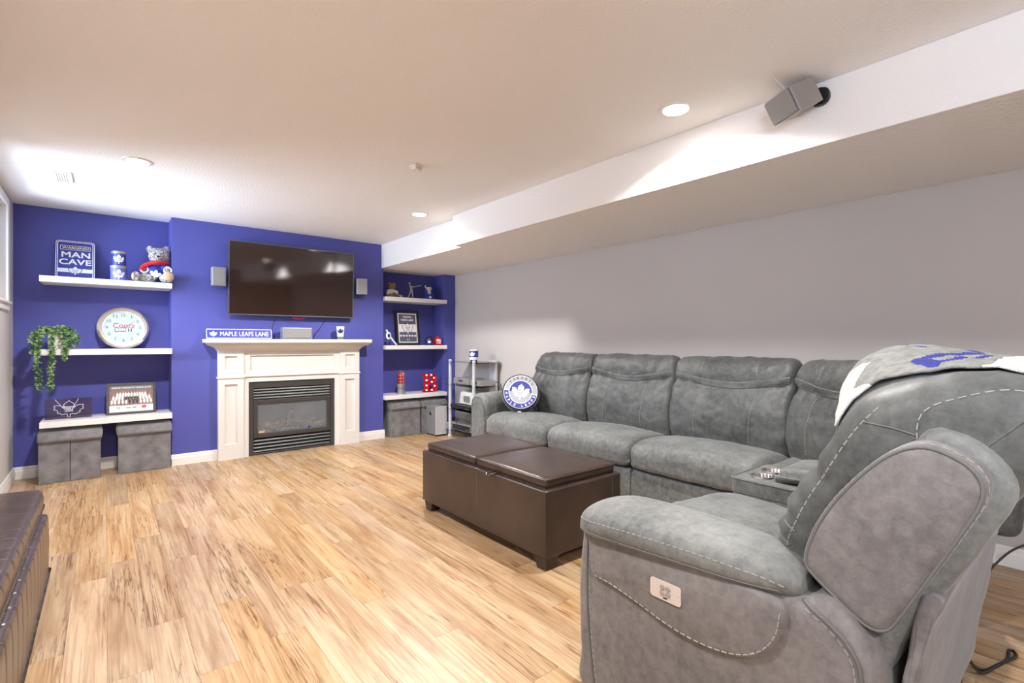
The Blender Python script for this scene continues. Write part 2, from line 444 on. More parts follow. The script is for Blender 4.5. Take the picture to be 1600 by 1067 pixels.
def rrect(x0, x1, y0, y1, r, n=5):
    out = []
    for cx, cy, a0 in ((x1-r, y1-r, 0), (x0+r, y1-r, 90), (x0+r, y0+r, 180), (x1-r, y0+r, 270)):
        for k in range(n+1):
            a = math.radians(a0+90*k/n); out.append((cx+r*math.cos(a), cy+r*math.sin(a)))
    return out
def ringpoly(b, outer, inner, d, fr):
    n = len(outer)
    b.raw([tuple(fr @ Vector((p[0], p[1], d))) for p in outer+inner], [(i, (i+1) % n, n+(i+1) % n, n+i) for i in range(n)]); return b
def blob(name, els, m, parent, vox=.008):
    b = B()
    for c, r in els: b.ell(c, r, 16, 10)
    o = b.build(name, m, parent, smooth=True, autos=None)
    rm = o.modifiers.new('Remesh', 'REMESH'); rm.mode = 'VOXEL'; rm.voxel_size = vox; rm.use_smooth_shade = True
    sm = o.modifiers.new('Smooth', 'SMOOTH'); sm.iterations = 3
    return o
# ================================================================== the room
XL, XR, YB, YM, YF, H = -.63, 3.79, 6.16, 5.87, -2.2, 2.44
XC0, XC1, XP, ZB = .50, 2.715, 3.615, 2.145
fl = struct(B().box(XL-.1, XR+.1, YF-.1, YB+.1, -.1, -.012).build('floor', 'subfloor'))
# laminate boards, one object each, sharing one mesh
pw, plen, pg = .131, 1.22, .0004
pb = B(); pb.box(-pw/2+pg/2, pw/2-pg/2, -.5, .5, -.012, 0)
top = [e for e in pb.bm.edges if all(v.co.z > -.001 for v in e.verts) and abs(e.verts[0].co.x-e.verts[1].co.x) < 1e-6]
bmesh.ops.bevel(pb.bm, geom=top, offset=.0006, segments=1, affect='EDGES')
pme = pb.mesh('plank'); pme.materials.append(M['wood'])
x = XL-.02+pw/2; col_i = 0
while x-pw/2 < XR:
    y = YF-plen*random.random()*.9
    while y < YB:
        y1 = min(y+plen, YB); y0 = max(y, YF)
        if y1-y0 > .03:
            o = bpy.data.objects.new('plank', pme); COL.objects.link(o); o.parent = fl
            o.location = (x, (y0+y1)/2, 0); o.scale = (1, (y1-y0)-.001, 1)
        y += plen
    x += pw; col_i += 1

struct(B().box(XL-.1, XR+.1, YF-.1, YB+.1, H, H+.1).build('ceiling', 'ceil'))
struct(B().box(2.60, XR, YF, 4.07, ZB, H, .004).box(2.69, XR, 4.07, YB, ZB, H, .004).build('ceiling_bulkhead', 'bulk'))
struct(B().box(XR, XR+.12, YF, YB, 0, H).build('wall_right', 'grey'))
struct(B().box(XL-.1, XR+.1, YB, YB+.1, 0, H).build('wall_back', 'blue'))
struct(B().box(XC0, 1.172, YM, YB, 0, H).box(2.085, XC1, YM, YB, 0, H).box(1.172, 2.085, YM, YB, .79, H).build('wall_chimney', 'blue'))
struct(B().box(XP, XR, YM, YB, 0, ZB).build('wall_pier', 'blue'))
wy0, wy1, wz0, wz1 = 4.35, 5.74, 1.545, 2.335
vy0, vy1 = -1.75, -.45      # second window, invented beside and behind the camera for fill light
struct(B().box(XL-.12, XL, YF, vy0, 0, H).box(XL-.12, XL, vy1, wy0, 0, H).box(XL-.12, XL, wy1, YB, 0, H).box(XL-.12, XL, wy0, wy1, 0, wz0).box(XL-.12, XL, wy0, wy1, wz1, H).box(XL-.12, XL, vy0, vy1, 0, wz0).box(XL-.12, XL, vy0, vy1, wz1, H).build('wall_left', 'lwall'))
struct(B().box(XL-.1, XR+.1, YF-.1, YF, 0, H).build('wall_front', 'rear'))
# doorway casing and pale door in the wall behind the camera (reflected in the screen)
dr = struct(B().box(1.3, 2.12, YF, YF+.04, 0, 2.03, .004).build('door_1', 'trim'))
for a, c in ((.1, .95), (1.08, 1.93)):
    B().box(1.42, 2.0, YF+.04, YF+.05, a, c, .004).build('door_panel', 'trim', dr)
B().lathe([(.001, 0), (.02, .005), (.028, .03), (.02, .05), (.001, .055)], mtx=Matrix.Translation((1.38, YF+.04, .95)) @ Matrix.Rotation(-PI/2, 4, 'X')).build('door_handle', 'chrome', dr, smooth=True)
# windows
def window(n, y0, y1, z0, z1):
    ym_ = (y0+y1)/2
    w = struct(B().box(XL-.085, XL-.05, y0, y1, z0, z0+.045).box(XL-.085, XL-.05, y0, y1, z1-.045, z1).box(XL-.085, XL-.05, y0, y0+.045, z0+.045, z1-.045).box(XL-.085, XL-.05, y1-.045, y1, z0+.045, z1-.045).box(XL-.08, XL-.055, ym_-.02, ym_+.02, z0+.045, z1-.045).build('window_%d' % n, 'trim'))
    for a, c in ((y0+.045, ym_-.02), (ym_+.02, y1-.045)):
        B().box(XL-.070, XL-.066, a, c, z0+.045, z1-.045).build('pane', 'pane', w)
    tw = .085
    cs = struct(B().box(XL, XL+.016, y1, y1+tw, z0-.07, z1+.06, .003).box(XL, XL+.016, y0-tw, y0, z0-.07, z1+.06, .003).box(XL, XL+.016, y0, y1, z1, z1+.06, .003).box(XL, XL+.016, y0, y1, z0-.07, z0, .003).build('trim_%d' % n, 'trim'))
    B().box(XL-.05, XL+.035, y0-.03, y1+.03, z0-.018, z0, .004).build('window_sill', 'trim', cs)
    po = bpy.data.lights.new('window_portal', 'AREA'); po.shape = 'RECTANGLE'; po.size = z1-z0; po.size_y = y1-y0
    po.cycles.is_portal = True
    pob = bpy.data.objects.new('window_portal', po); COL.objects.link(pob); pob.location = (XL-.10, ym_, (z0+z1)/2)
    pob.rotation_euler = (0, -PI/2, 0)
window(1, wy0, wy1, wz0, wz1)
window(2, vy0, vy1, wz0, wz1)  # added window, out of view, lets in fill daylight
# baseboards: stepped profile
def bb(name, a, c, nrm):
    a = Vector((*a, 0)); c = Vector((*c, 0)); nrm = Vector((*nrm, 0)); b = B(); prof = [(0, 0), (.014, 0), (.014, .07), (.010, .082), (.010, .095), (.005, .108), (0, .108)]
    V = [tuple(p+nrm*u+Vector((0, 0, z))) for p in (a, c) for u, z in prof]; k = len(prof)
    b.raw(V, [tuple(range(k)), tuple(range(2*k-1, k-1, -1))]+[(i, (i+1) % k, k+(i+1) % k, k+i) for i in range(k)])
    return struct(b.build(name, 'trim'))
bb('baseboard_left', (XL, YF), (XL, YB), (1, 0)); bb('baseboard_back', (XL, YB), (XC0, YB), (0, -1))
bb('baseboard_chimney_side', (XC0, YB), (XC0, YM-.014), (-1, 0)); bb('baseboard_chimney_left', (XC0-.014, YM), (.89, YM), (0, -1))
bb('baseboard_chimney_right', (2.375, YM), (XC1+.014, YM), (0, -1)); bb('baseboard_recess', (XC1, YB), (XP, YB), (0, -1))
bb('baseboard_pier', (XP-.014, YM), (XR, YM), (0, -1)); bb('baseboard_right', (XR, YF), (XR, YM), (-1, 0))

# recessed ceiling lights
ring_me = B().lathe([(.062, 0), (.062, -.004), (.066, -.008), (.084, -.006), (.088, 0)], n=40, cap=False).mesh('trim_ring')
lens_me = B().lathe([(.001, -.0045), (.05, -.0035), (.061, -.002), (.061, 0), (.001, 0)], n=40).mesh('lens')
for k, (lx, ly, lab) in enumerate(((2.31, 1.46, 'recessed ceiling downlight just beside the bulkhead speaker'), (2.32, 4.22, 'small recessed ceiling downlight near the step in the bulkhead'), (.167, 4.19, 'recessed ceiling downlight beside the ceiling vent'),
                                   (.167, 1.46, 'unseen recessed downlight added above the camera'), (.167, -1.2, 'unseen recessed downlight added behind the camera by the left wall'))):  # last two lights are invented, out of view, to light the room
    t = T('ceiling_downlight', lab, 'ceiling light', (lx, ly, H), group='recessed ceiling downlights')
    link('trim_ring', ring_me, 'trim', t, True, 40); link('lens', lens_me, 'lens', t, True, 40)
    l = bpy.data.lights.new('downlight_beam', 'SPOT'); l.energy = SPOT_W; l.color = SPOT_COL; l.spot_size = math.radians(146); l.spot_blend = .35; l.shadow_soft_size = .045
    lo = bpy.data.objects.new('downlight_beam', l); COL.objects.link(lo); lo.parent = t; lo.location = (0, 0, -.03)
# ceiling register and motion sensor
t = T('ceiling_vent', 'small white rectangular ceiling vent near the window', 'vent', (-.24, 4.93, H))
fr_ = B()
for a in ((-.05, -.035, -.15, .15), (.035, .05, -.15, .15), (-.035, .035, -.15, -.135), (-.035, .035, .135, .15)): fr_.box(*a, -.008, 0, .002)
fr_.build('vent_frame', 'trim', t, local=True)
for k in range(5):
    B().box(-.034+k*.014, -.034+k*.014+.010, -.134, .134, -.006, -.003).build('slat', 'trim', t, local=True)
t = T('motion_sensor', 'small square white sensor box on the ceiling', 'sensor', (1.663, 3.07, H), .3)
B().box(-.035, .035, -.03, .03, -.02, 0, .004).build('base', 'trim', t, local=True)
B().prism([(-.028, -.02), (.028, -.02), (.028, -.045), (-.028, -.032)], 'xz', -.025, .025, .003).build('cover', 'trim', t, local=True)

# ================================================================== floating shelves
def shelf(x0, x1, z, label, y0=5.80, th=.052):
    o = B().box(x0, x1, y0, YB, z-th, z, .003).build('floating_shelf', 'shelfw', loc=((x0+x1)/2, YB, z-th))
    return tag(o, label, 'shelf', 'white floating shelves')
ZS = (1.785, 1.152, .528)
shelf(-.437, XC0, ZS[0], 'upper white floating shelf in the left alcove, holding the teddy bear')
shelf(-.437, XC0, ZS[1], 'middle white floating shelf in the left alcove, under the round clock')
shelf(-.437, XC0, ZS[2], 'low white floating shelf in the left alcove above two storage cubes')
ZR = (1.788, 1.170, .534)
shelf(XC1, XP, ZR[0], 'upper white shelf of the right alcove, under the batter figurine')
shelf(XC1, XP, ZR[1], 'middle white shelf of the right alcove, under the framed poster')
shelf(XC1, XP, ZR[2], 'low white shelf of the right alcove, under the red letter')

# ================================================================== fireplace surround
t = T('fireplace_mantel', 'cream painted wooden mantel surround with panelled pilasters', 'mantel', (1.63, YM, 0))
B().box(.755, 2.475, 5.655, YM, 1.205, 1.245, .008).build('mantel_shelf', 'mantel', t)
# crown below the shelf: a mitred cove on three sides
prof = [(0, 1.118), (.004, 1.128), (.012, 1.130), (.016, 1.142), (.03, 1.155), (.055, 1.170), (.085, 1.180), (.092, 1.190), (.104, 1.192), (.108, 1.205)]
V = []; F = []; kk = len(prof)
for cx, cy in ((-1, 1), (-1, -1), (1, -1), (1, 1)):
    for u, z in prof:
        V.append(((.888-u) if cx < 0 else (2.372+u), YM if cy > 0 else 5.797-u, z))
for s_ in range(3):
    for i in range(kk-1): F.append((s_*kk+i, s_*kk+i+1, (s_+1)*kk+i+1, (s_+1)*kk+i))
F.append(tuple(j*kk+kk-1 for j in range(4))); F.append(tuple(j*kk for j in range(4)))
B().raw(V, F).build('crown_moulding', 'mantel', t, smooth=True, autos=30)
def panelled(name, x0, x1, yf, yb, z0, z1, px0, px1, pz0, pz1, dep=.020):
    b = B()
    b.box(x0, px0, yf, yb, z0, z1).box(px1, x1, yf, yb, z0, z1).box(px0, px1, yf, yb, pz1, z1).box(px0, px1, yf, yb, z0, pz0)
    b.box(px0, px1, yf+dep, yb, pz0, pz1)
    o = b.build(name, 'mantel', t)
    q = B(); r_ = .006
    pts = [(px0, pz0), (px1, pz0), (px1, pz1), (px0, pz1)]
    for i in range(4):
        (a, c), (d, e) = pts[i], pts[(i+1) % 4]
        q.tube([(a, yf+dep-.002, c), (d, yf+dep-.002, e)], r_, 8)
    q.build('panel_moulding', 'mantel', o, smooth=True)
    return o
for x0, x1 in ((.888, 1.120), (2.140, 2.372)):
    pc = (x0+x1)/2
    panelled('pilaster', x0, x1, 5.797, YM, 0, .838, pc-.058, pc+.058, .155, .776)
    panelled('pilaster_block', x0, x1, 5.797, YM, .855, 1.122, pc-.058, pc+.058, .915, 1.068)
    B().box(x0-.010, x1+.010, 5.787, YM, .838, .855, .003).build('pilaster_band', 'mantel', t)
panelled('frieze', 1.120, 2.140, 5.815, YM, .868, 1.122, 1.186, 2.072, .908, 1.070)
B().box(1.120, 2.140, 5.805, YM, .846, .868, .003).build('frieze_band', 'mantel', t)
B().box(1.120, 1.172, 5.822, YM, 0, .846).box(2.085, 2.140, 5.822, YM, 0, .846).box(1.172, 2.085, 5.822, YM, .790, .846).build('inner_casing', 'mantel', t)

# ================================================================== gas fireplace insert
t = T('gas_fireplace', 'black gas fireplace insert with louvres and glass front', 'fireplace', (1.63, 5.84, 0))
y0, y1 = 5.838, 5.90
B().box(1.174, 1.222, y0, y1, .002, .788, .003).box(2.040, 2.083, y0, y1, .002, .788, .003).box(1.222, 2.040, y0, y1, .720, .788, .003).box(1.222, 2.040, y0, y1, .002, .022, .003).build('outer_frame', 'fbframe', t)
B().box(1.222, 2.040, 5.90, 5.905, .022, .178).build('louver_backing', 'blackm', t); B().box(1.222, 2.040, 5.90, 5.905, .592, .720).build('louver_backing', 'blackm', t)
for z0_, n_, st in ((.598, 4, .0305), (.028, 4, .0375)):
    for k in range(n_):
        z = z0_+k*st
        B().prism([(5.848, z+.006), (5.852, z+.018), (5.885, z+.026), (5.887, z+.022), (5.862, z+.012), (5.856, z)], 'yz', 1.226, 2.036).build('louver', 'louver', t)
fr_ = B().box(1.224, 1.262, 5.842, 5.872, .180, .590, .004).box(2.000, 2.038, 5.842, 5.872, .180, .590, .004).box(1.262, 2.000, 5.842, 5.872, .545, .590, .004).box(1.262, 2.000, 5.842, 5.872, .180, .226, .004).build('glass_frame', 'fbframe', t)
B().box(1.262, 2.000, 5.856, 5.860, .226, .545).build('glass_panel', 'fbglass', t)
# liner: back, sides, hood and bed
B().prism([(1.24, 5.875), (1.36, 6.13), (1.90, 6.13), (2.02, 5.875), (2.035, 5.875), (1.91, 6.145), (1.35, 6.145), (1.225, 5.875)], 'xy', .182, .588).build('firebox_liner', 'fbin', t)
B().prism([(5.875, .588), (6.13, .588), (6.13, .50), (6.0, .50)], 'yz', 1.24, 2.02).build('firebox_hood', 'fbin', t)
B().box(1.23, 2.03, 5.875, 6.13, .182, .235).build('firebox_floor', 'blackm', t)
eb = B()
rr = random.Random(3)
for k in range(70):
    s_ = rr.uniform(.010, .022); eb.ell((rr.uniform(1.30, 1.97), rr.uniform(5.885, 5.97), .24+rr.uniform(0, .012)), (s_, s_*.9, s_*.7), 6, 4)
e_ = eb.build('ember_bed', 'ember', t); e_['kind'] = 'stuff'
def log(a, c, r, seed, lab=None):
    a = Vector(a); c = Vector(c); n_ = 9; rr_ = random.Random(seed); pts = []
    b = B(); V = []; F = []; ax = (c-a).normalized(); u = ax.cross(Vector((0, 0, 1)))
    if u.length < .1: u = Vector((1, 0, 0))
    u.normalize(); w_ = ax.cross(u)
    for i in range(n_):
        p = a.lerp(c, i/(n_-1))+Vector((rr_.uniform(-1, 1), rr_.uniform(-1, 1), rr_.uniform(-1, 1)))*.005
        for k in range(10):
            q = r*(1+rr_.uniform(-.14, .14))*(.85 if i in (0, n_-1) else 1); an = 2*PI*k/10
            V.append(tuple(p+u*q*math.cos(an)+w_*q*math.sin(an)))
    for i in range(n_-1):
        for k in range(10): F.append((i*10+k, i*10+(k+1) % 10, i*10+10+(k+1) % 10, i*10+10+k))
    F += [tuple(range(9, -1, -1)), tuple((n_-1)*10+k for k in range(10))]
    return b.raw(V, F).build('log', 'log', t, smooth=True, autos=50)
log((1.36, 5.97, .285), (1.50, 5.90, .330), .036, 1); log((1.38, 5.90, .265), (1.55, 5.99, .285), .030, 2)
log((1.60, 6.0, .27), (1.64, 5.95, .45), .022, 3); log((1.42, 6.03, .29), (1.92, 6.03, .315), .040, 4)
log((1.62, 5.96, .335), (1.88, 5.95, .275), .026, 5); log((1.84, 5.90, .262), (1.98, 5.93, .285), .026, 6)
tag(B().box(1.275, 1.335, 5.8535, 5.8555, .232, .252).build('rating_label', 'sole', t), 'small tan label on the glass')
tag(B().ell((1.80, 5.853, .246), (.016, .003, .014), 12, 8).build('glass_sticker', 'navy', t), 'round blue sticker on the glass')

# ================================================================== television
t = T('television', 'large flat television mounted above the fireplace mantel', 'television', (1.63, YM, 1.5))
fx = frame3((1.632, 5.770, 1.881), (1, 0, 0), (0, -.035, 1)); W2, H2 = .655, .381
B().box(-W2, W2, -H2, H2, -.028, 0, .004, mtx=fx).build('cabinet', 'black', t)
B().box(-W2*.7, W2*.7, -H2*.75, H2*.4, -.055, -.028, .01, mtx=fx).build('rear_housing', 'black', t)
B().box(-W2-.003, W2+.003, -H2-.003, -H2+.010, -.029, .003, .001, mtx=fx).box(-W2-.003, W2+.003, H2-.007, H2+.003, -.029, .003, .001, mtx=fx).box(-W2-.003, -W2+.007, -H2+.010, H2-.007, -.029, .003, .001, mtx=fx).box(W2-.007, W2+.003, -H2+.010, H2-.007, -.029, .003, .001, mtx=fx).build('bezel', mat('tv_bezel_grey', (.16, .165, .165), .35, metal=.7, bump=(200, .03, .001)), t)
B().box(-W2+.007, W2-.007, -H2+.010, H2-.007, .0005, .0015, mtx=fx).build('screen', 'screen', t)
B().box(1.48, 1.78, 5.80, YM, 1.75, 2.02, .005).build('wall_bracket', 'blackm', t)
rg = B(); rg.tube([fx @ Vector((.035+.068*math.cos(a), -H2-.001+.028*math.sin(a), -.008)) for a in [PI+PI*k/16 for k in range(17)]], .004, 6); rg.build('red_ring', 'red', t, smooth=True)  # red half ring below the lower bezel
for pts, lab in (([(1.452, 5.855, 1.53), (1.448, 5.86, 1.474), (1.425, 5.862, 1.42), (1.411, 5.862, 1.34), (1.42, 5.855, 1.26)], 'thin black cable hanging from the television to the sign end'),
                 ([(1.985, 5.86, 1.50), (1.962, 5.862, 1.43), (1.91, 5.862, 1.35), (1.865, 5.86, 1.30), (1.853, 5.855, 1.25)], 'thin black cable slanting down to the centre speaker')):
    tag(B().tube(cat_rom(pts, 24, False), .003, 6).build('power_cable', 'cable', smooth=True), lab, 'cable', 'cables below the television')

def satellite(c, w_, h_, d_, rz, lab):
    t = T('satellite_speaker', lab, 'speaker', (c[0], YM, c[1]-h_/2), rz, 'satellite speakers beside the television')
    y_ = -.045
    B().box(-w_/2, w_/2, y_-d_, y_, 0, h_, .006).build('cabinet', 'silver', t, local=True)
    B().box(-w_/2+.010, w_/2-.010, y_-d_-.006, y_-d_+.002, .010, h_-.010, .003).build('grille', 'grille', t, local=True)
    B().box(-.02, .02, y_, 0, h_/2-.03, h_/2+.03, .003).build('bracket', 'blackm', t, local=True)
satellite((.885, 1.878), .125, .190, .085, .0, 'small silver satellite speaker on the left of the television')
satellite((2.415, 1.882), .125, .190, .085, -.25, 'small silver satellite speaker on the right of the television')
t = T('center_speaker', 'silver box speaker standing in the middle of the mantel', 'speaker', (1.63, 5.73, 1.245))
B().box(1.478, 1.786, 5.69, 5.80, 1.247, 1.372, .005).build('cabinet', 'silver', t)
B().box(1.492, 1.772, 5.683, 5.692, 1.258, 1.362, .003).build('grille', 'grille', t)
# street sign
t = T('street_sign', 'blue street sign lettered in white, leaning on the mantel', 'sign', (1.09, 5.80, 1.245))
fx = frame3((1.085, 5.790, 1.300), (1, 0, 0), (0, .25, 1)); sw, sh = .308, .053
B().prism(rrect(-sw, sw, -sh, sh, .012), 'xy', -.002, 0, mtx=fx).build('plate', 'navy', t)
ringpoly(B(), rrect(-sw+.003, sw-.003, -sh+.003, sh-.003, .011), rrect(-sw+.009, sw-.009, -sh+.009, sh-.009, .008), .0008, fx).build('border', 'white', t)
b = B(); add_leaf(b, -.242, -.002, .062, fx, 0, .001); b.build('leaf_emblem', 'white', t)
b = B(); add_text(b, 'MAPLE LEAFS LANE', .045, -.001, .455, .048, fx, .001, .008); b.build('lettering', 'white', t)
# paper cup
t = T('paper_cup', 'small white tumbler with a dark leaf emblem on the mantel', 'cup', (2.12, 5.74, 1.245))
B().lathe([(.001, 0), (.032, 0), (.046, .148), (.048, .152), (.044, .152), (.030, .006), (.001, .006)], (2.12, 5.74, 1.2455), 28, cap=False).build('body', 'white', t, smooth=True)
def cyl_wrap(cx, cy, cz, r0, ang, slope=0.0):
    def f_(q):
        r_ = r0+slope*q[1]+q[2]; a = ang+q[0]/r0
        return (cx+r_*math.sin(a), cy-r_*math.cos(a), cz+q[1])
    return f_
A_ = -.36
b = B(); add_leaf(b, 0, 0, .066, None, 0, .0015, wrap=cyl_wrap(2.12, 5.74, 1.340, .041, A_, .095)); b.build('leaf_emblem', 'dnavy', t)
B().lathe([(.0338, .0), (.0365, .028)], (2.12, 5.74, 1.2475), 28, cap=False).build('base_band', 'inkgrey', t, smooth=True)
# ================================================================== left alcove, upper shelf
Z0 = ZS[0]
t = T('warning_sign', 'tin warning sign with white block letters on upper left shelf', 'sign', (-.215, 6.06, Z0))
fx = frame3((-.215, 6.075, Z0+.184), (1, 0, 0), (0, .30, 1)); a, c = .137, .190
B().prism(rrect(-a, a, -c, c, .026), 'xy', -.002, 0, mtx=fx).build('plate', 'navy', t)
b = B(); ringpoly(b, rrect(-a+.001, a-.001, -c+.001, c-.001, .026), rrect(-a+.006, a-.006, -c+.006, c-.006, .022), .0008, fx)
ringpoly(b, rrect(-a+.012, a-.012, -c+.012, c-.012, .018), rrect(-a+.017, a-.017, -c+.017, c-.017, .014), .0008, fx); b.build('border', 'white', t)
b = B(); ringpoly(b, rrect(-.105, .105, .098, .142, .004), rrect(-.101, .101, .102, .138, .003), .0012, fx); b.build('caption_box', 'white', t)
b = B(); add_rect(b, -.101, .101, .102, .138, fx, 0, .0006); b.build('caption_ground', 'dnavy', t)
b = B(); add_text(b, 'WARNING!', 0, .120, .185, .024, fx, .0012, .008)
add_text(b, 'MAN', .004, .052, .20, .056, fx, .001, .018); add_text(b, 'CAVE', 0, -.020, .225, .056, fx, .001, .018); b.build('lettering', 'white', t)
b = B(); add_rect(b, -.119, .119, -.123, -.085, fx, 0, .0008); b.build('stripe', 'white', t)
b = B(); add_leaf(b, 0, -.105, .094, fx, 0, .0011); b.build('leaf_outline', 'navy', t)
b = B(); add_leaf(b, 0, -.105, .082, fx, 0, .0015); b.build('leaf_emblem', 'white', t)
b = B(); add_text(b, 'TORONTO', 0, -.100, .05, .007, fx, .002, .02); add_text(b, 'MAPLE', 0, -.111, .038, .007, fx, .002, .02); add_text(b, 'LEAFS', 0, -.122, .036, .007, fx, .002, .02); b.build('leaf_lettering', 'inkgrey', t)
def tin(cx, cy, z, r, h, lab, mm, lid):
    t = T('storage_tin', lab, 'tin', (cx, cy, z), group='round tins stacked on the upper left shelf')
    B().lathe([(.001, 0), (r, 0), (r, h-.018), (.001, h-.018)], (cx, cy, z), 32).build('body', mm, t, smooth=True)
    B().lathe([(r+.001, h-.026), (r+.004, h-.024), (r+.004, h-.004), (r, h), (.001, h)], (cx, cy, z), 32, cap=False).build('lid', lid, t, smooth=True)
    w_ = cyl_wrap(cx, cy, z+h*.44, r, -.02)
    b = B(); add_leaf(b, 0, 0, h*.66, None, 0, .0016, wrap=w_, w=.92); b.build('leaf_emblem', 'white', t)
    b = B()
    for q, s_ in enumerate(('TORONTO', 'MAPLE', 'LEAFS')): add_text(b, s_, 0, .008-q*.010, .042-.006*q, .007, None, .0026, .02, wrap=w_)
    b.build('lettering', 'navy', t)
tin(.096, 5.95, Z0, .063, .145, 'larger pale blue tin at the bottom of the stacked pair', mat('tin_lavender', (.13, .15, .52), .4, bump=(40, .02)), 'silver')
tin(.096, 5.95, Z0+.146, .054, .135, 'smaller royal blue tin standing on another tin', 'navy', 'silver')
# teddy bear
t = T('teddy_bear', 'grey plush bear in a blue hockey jersey and red scarf', 'teddy bear', (.36, 5.93, Z0))
zz = Z0
blob('body', [((.385, 5.96, zz+.112), (.085, .075, .105)), ((.408, 5.95, zz+.268), (.090, .082, .086)), ((.338, 5.96, zz+.332), (.036, .024, .036)), ((.466, 5.95, zz+.340), (.036, .024, .038)),
              ((.395, 5.885, zz+.245), (.045, .035, .036)), ((.30, 5.89, zz+.045), (.09, .04, .042)), ((.225, 5.86, zz+.050), (.038, .040, .048)), ((.445, 5.86, zz+.05), (.045, .075, .045)), ((.468, 5.79, zz+.058), (.050, .026, .056)),
              ((.300, 5.93, zz+.13), (.035, .032, .05)), ((.465, 5.90, zz+.13), (.034, .04, .052))], 'fur', t, .007)
blob('jersey', [((.385, 5.958, zz+.105), (.094, .084, .098)), ((.318, 5.935, zz+.155), (.052, .040, .045)), ((.452, 5.92, zz+.155), (.048, .046, .048))], 'jersey', t, .007)
B().ell((.202, 5.842, zz+.050), (.016, .030, .036), 14, 10).build('foot_pad', 'sole', t, smooth=True)
B().ell((.470, 5.767, zz+.058), (.036, .010, .042), 14, 10).build('foot_pad', 'sole', t, smooth=True)
B().tube(cat_rom([(.465, 5.90, zz+.205), (.43, 5.872, zz+.198), (.38, 5.862, zz+.196), (.33, 5.885, zz+.185), (.285, 5.905, zz+.160), (.262, 5.895, zz+.12)], 20, False), .020, 8).build('scarf', 'red', t, smooth=True)
fx = frame3((.372, 5.866, zz+.085), (.95, -.30, 0), (0, .12, 1))
b = B(); add_leaf(b, 0, 0, .085, fx, 0, .006, rot=-.25); b.build('leaf_emblem', 'white', t)
B().ell((.392, 5.849, zz+.252), (.013, .007, .010), 10, 8).build('nose', 'blackm', t, smooth=True)
for sx in (-.028, .030): B().ell((.398+sx, 5.876, zz+.283), .0065, 8, 6).build('eye', 'black', t, smooth=True)
for x_, y_ in ((.288, 5.905), (.470, 5.87)):
    B().tube([(x_+.030*math.cos(q), y_, zz+.128+.030*math.sin(q)) for q in [2*PI*k/16 for k in range(16)]], .008, 6, True).build('cuff', 'white', t, smooth=True)

# ------------------------------------------------------------------ left alcove, middle shelf
Z0 = ZS[1]
t = T('wall_clock', 'round champagne-rimmed beer clock leaning on the middle shelf', 'clock', (.134, 6.05, Z0))
fx = frame3((.134, 6.070, Z0+.201), (1, 0, 0), (0, .20, 1)); R = .205
b = B(); b.lathe([(R-.004, -.03), (R, -.01), (R-.006, .010), (R-.022, .020), (R-.040, .016), (R-.046, .006), (R-.046, -.03)], n=64, mtx=fx, cap=False); b.build('bezel', 'bezel', t, smooth=True)
B().lathe([(R-.047, .004), (R-.044, .012), (R-.052, .010), (R-.054, .002)], n=64, mtx=fx, cap=False).build('inner_rim', 'white', t, smooth=True)
B().lathe([(.001, .002), (R-.050, .002), (R-.050, -.02), (.001, -.02)], n=64, mtx=fx).build('dial', 'clockface', t)
b = B()
for k in range(1, 13):
    an = PI/2-2*PI*k/12; add_text(b, str(k), .125*math.cos(an), .125*math.sin(an), (.009 if k == 1 else .020 if k < 10 else .030), .030, fx, .003, .012)
b.build('numerals', 'inkgrey', t)['kind'] = 'stuff'
b = B(); add_text(b, 'Coors', .003, .023, .165, .048, fx, .0045, .012, rot=.03); b.build('script_lettering', 'pink', t)
b = B(); add_text(b, 'LIGHT', .004, -.021, .140, .040, fx, .0032, .03, rot=.05); b.build('letter_shadow', 'blackm', t)
b = B(); add_text(b, 'LIGHT', .002, -.019, .126, .030, fx, .0048, .015, rot=.05); b.build('lettering', 'white', t)
b = B()
for an, L_, w_ in ((PI/2-2.05, .075, .004), (PI/2-.95, .11, .003)):
    ca, sa = math.cos(an), math.sin(an)
    b.raw([tuple(fx @ Vector((p*ca-q*sa, p*sa+q*ca, .0026))) for p, q in ((0, -w_), (L_, -w_*.4), (L_, w_*.4), (0, w_))], [(0, 1, 2, 3)])
b.build('clock_hands', 'inkgrey', t)
t = T('trailing_plant', 'trailing green ivy in a white square pot', 'potted plant', (-.335, 5.93, Z0))
px, py = -.335, 5.93
B().prism([(px-.052, py-.052), (px+.052, py-.052), (px+.052, py+.052), (px-.052, py+.052)], 'xy', Z0, Z0+.135, .006).build('pot', 'pot', t)
rr = random.Random(11)
def vine(pts, dens, seed, spread=.032):
    r_ = random.Random(seed); P = cat_rom(pts, dens, False)
    st = B().tube(P, .0022, 5).build('vine', 'stem', t, smooth=True)
    b = B()
    for p in P:
        for q in range(9):
            d = Vector((r_.uniform(-1, 1), r_.uniform(-1, .6), r_.uniform(-.7, .6))).normalized()
            s_ = r_.uniform(.013, .022); base = p+d*.004; tip = base+d*spread*r_.uniform(.6, 1.1)
            sd = d.cross(Vector((r_.uniform(-1, 1), r_.uniform(-1, 1), 1))).normalized()*s_*.45; up_ = d.cross(sd).normalized()*.003
            m_ = base.lerp(tip, .5)
            b.raw([tuple(base), tuple(m_+sd+up_), tuple(tip), tuple(m_-sd+up_)], [(0, 1, 2), (0, 2, 3)])
    o = b.build('leaf_cluster', 'leaf', st, flip=False); o['kind'] = 'stuff'
zt = Z0+.14
vine([(px-.03, py-.03, zt), (px-.075, py-.09, zt+.03), (px-.105, py-.135, zt-.06), (px-.11, py-.15, zt-.22), (px-.105, py-.15, zt-.36), (px-.100, py-.15, zt-.475)], 44, 1)
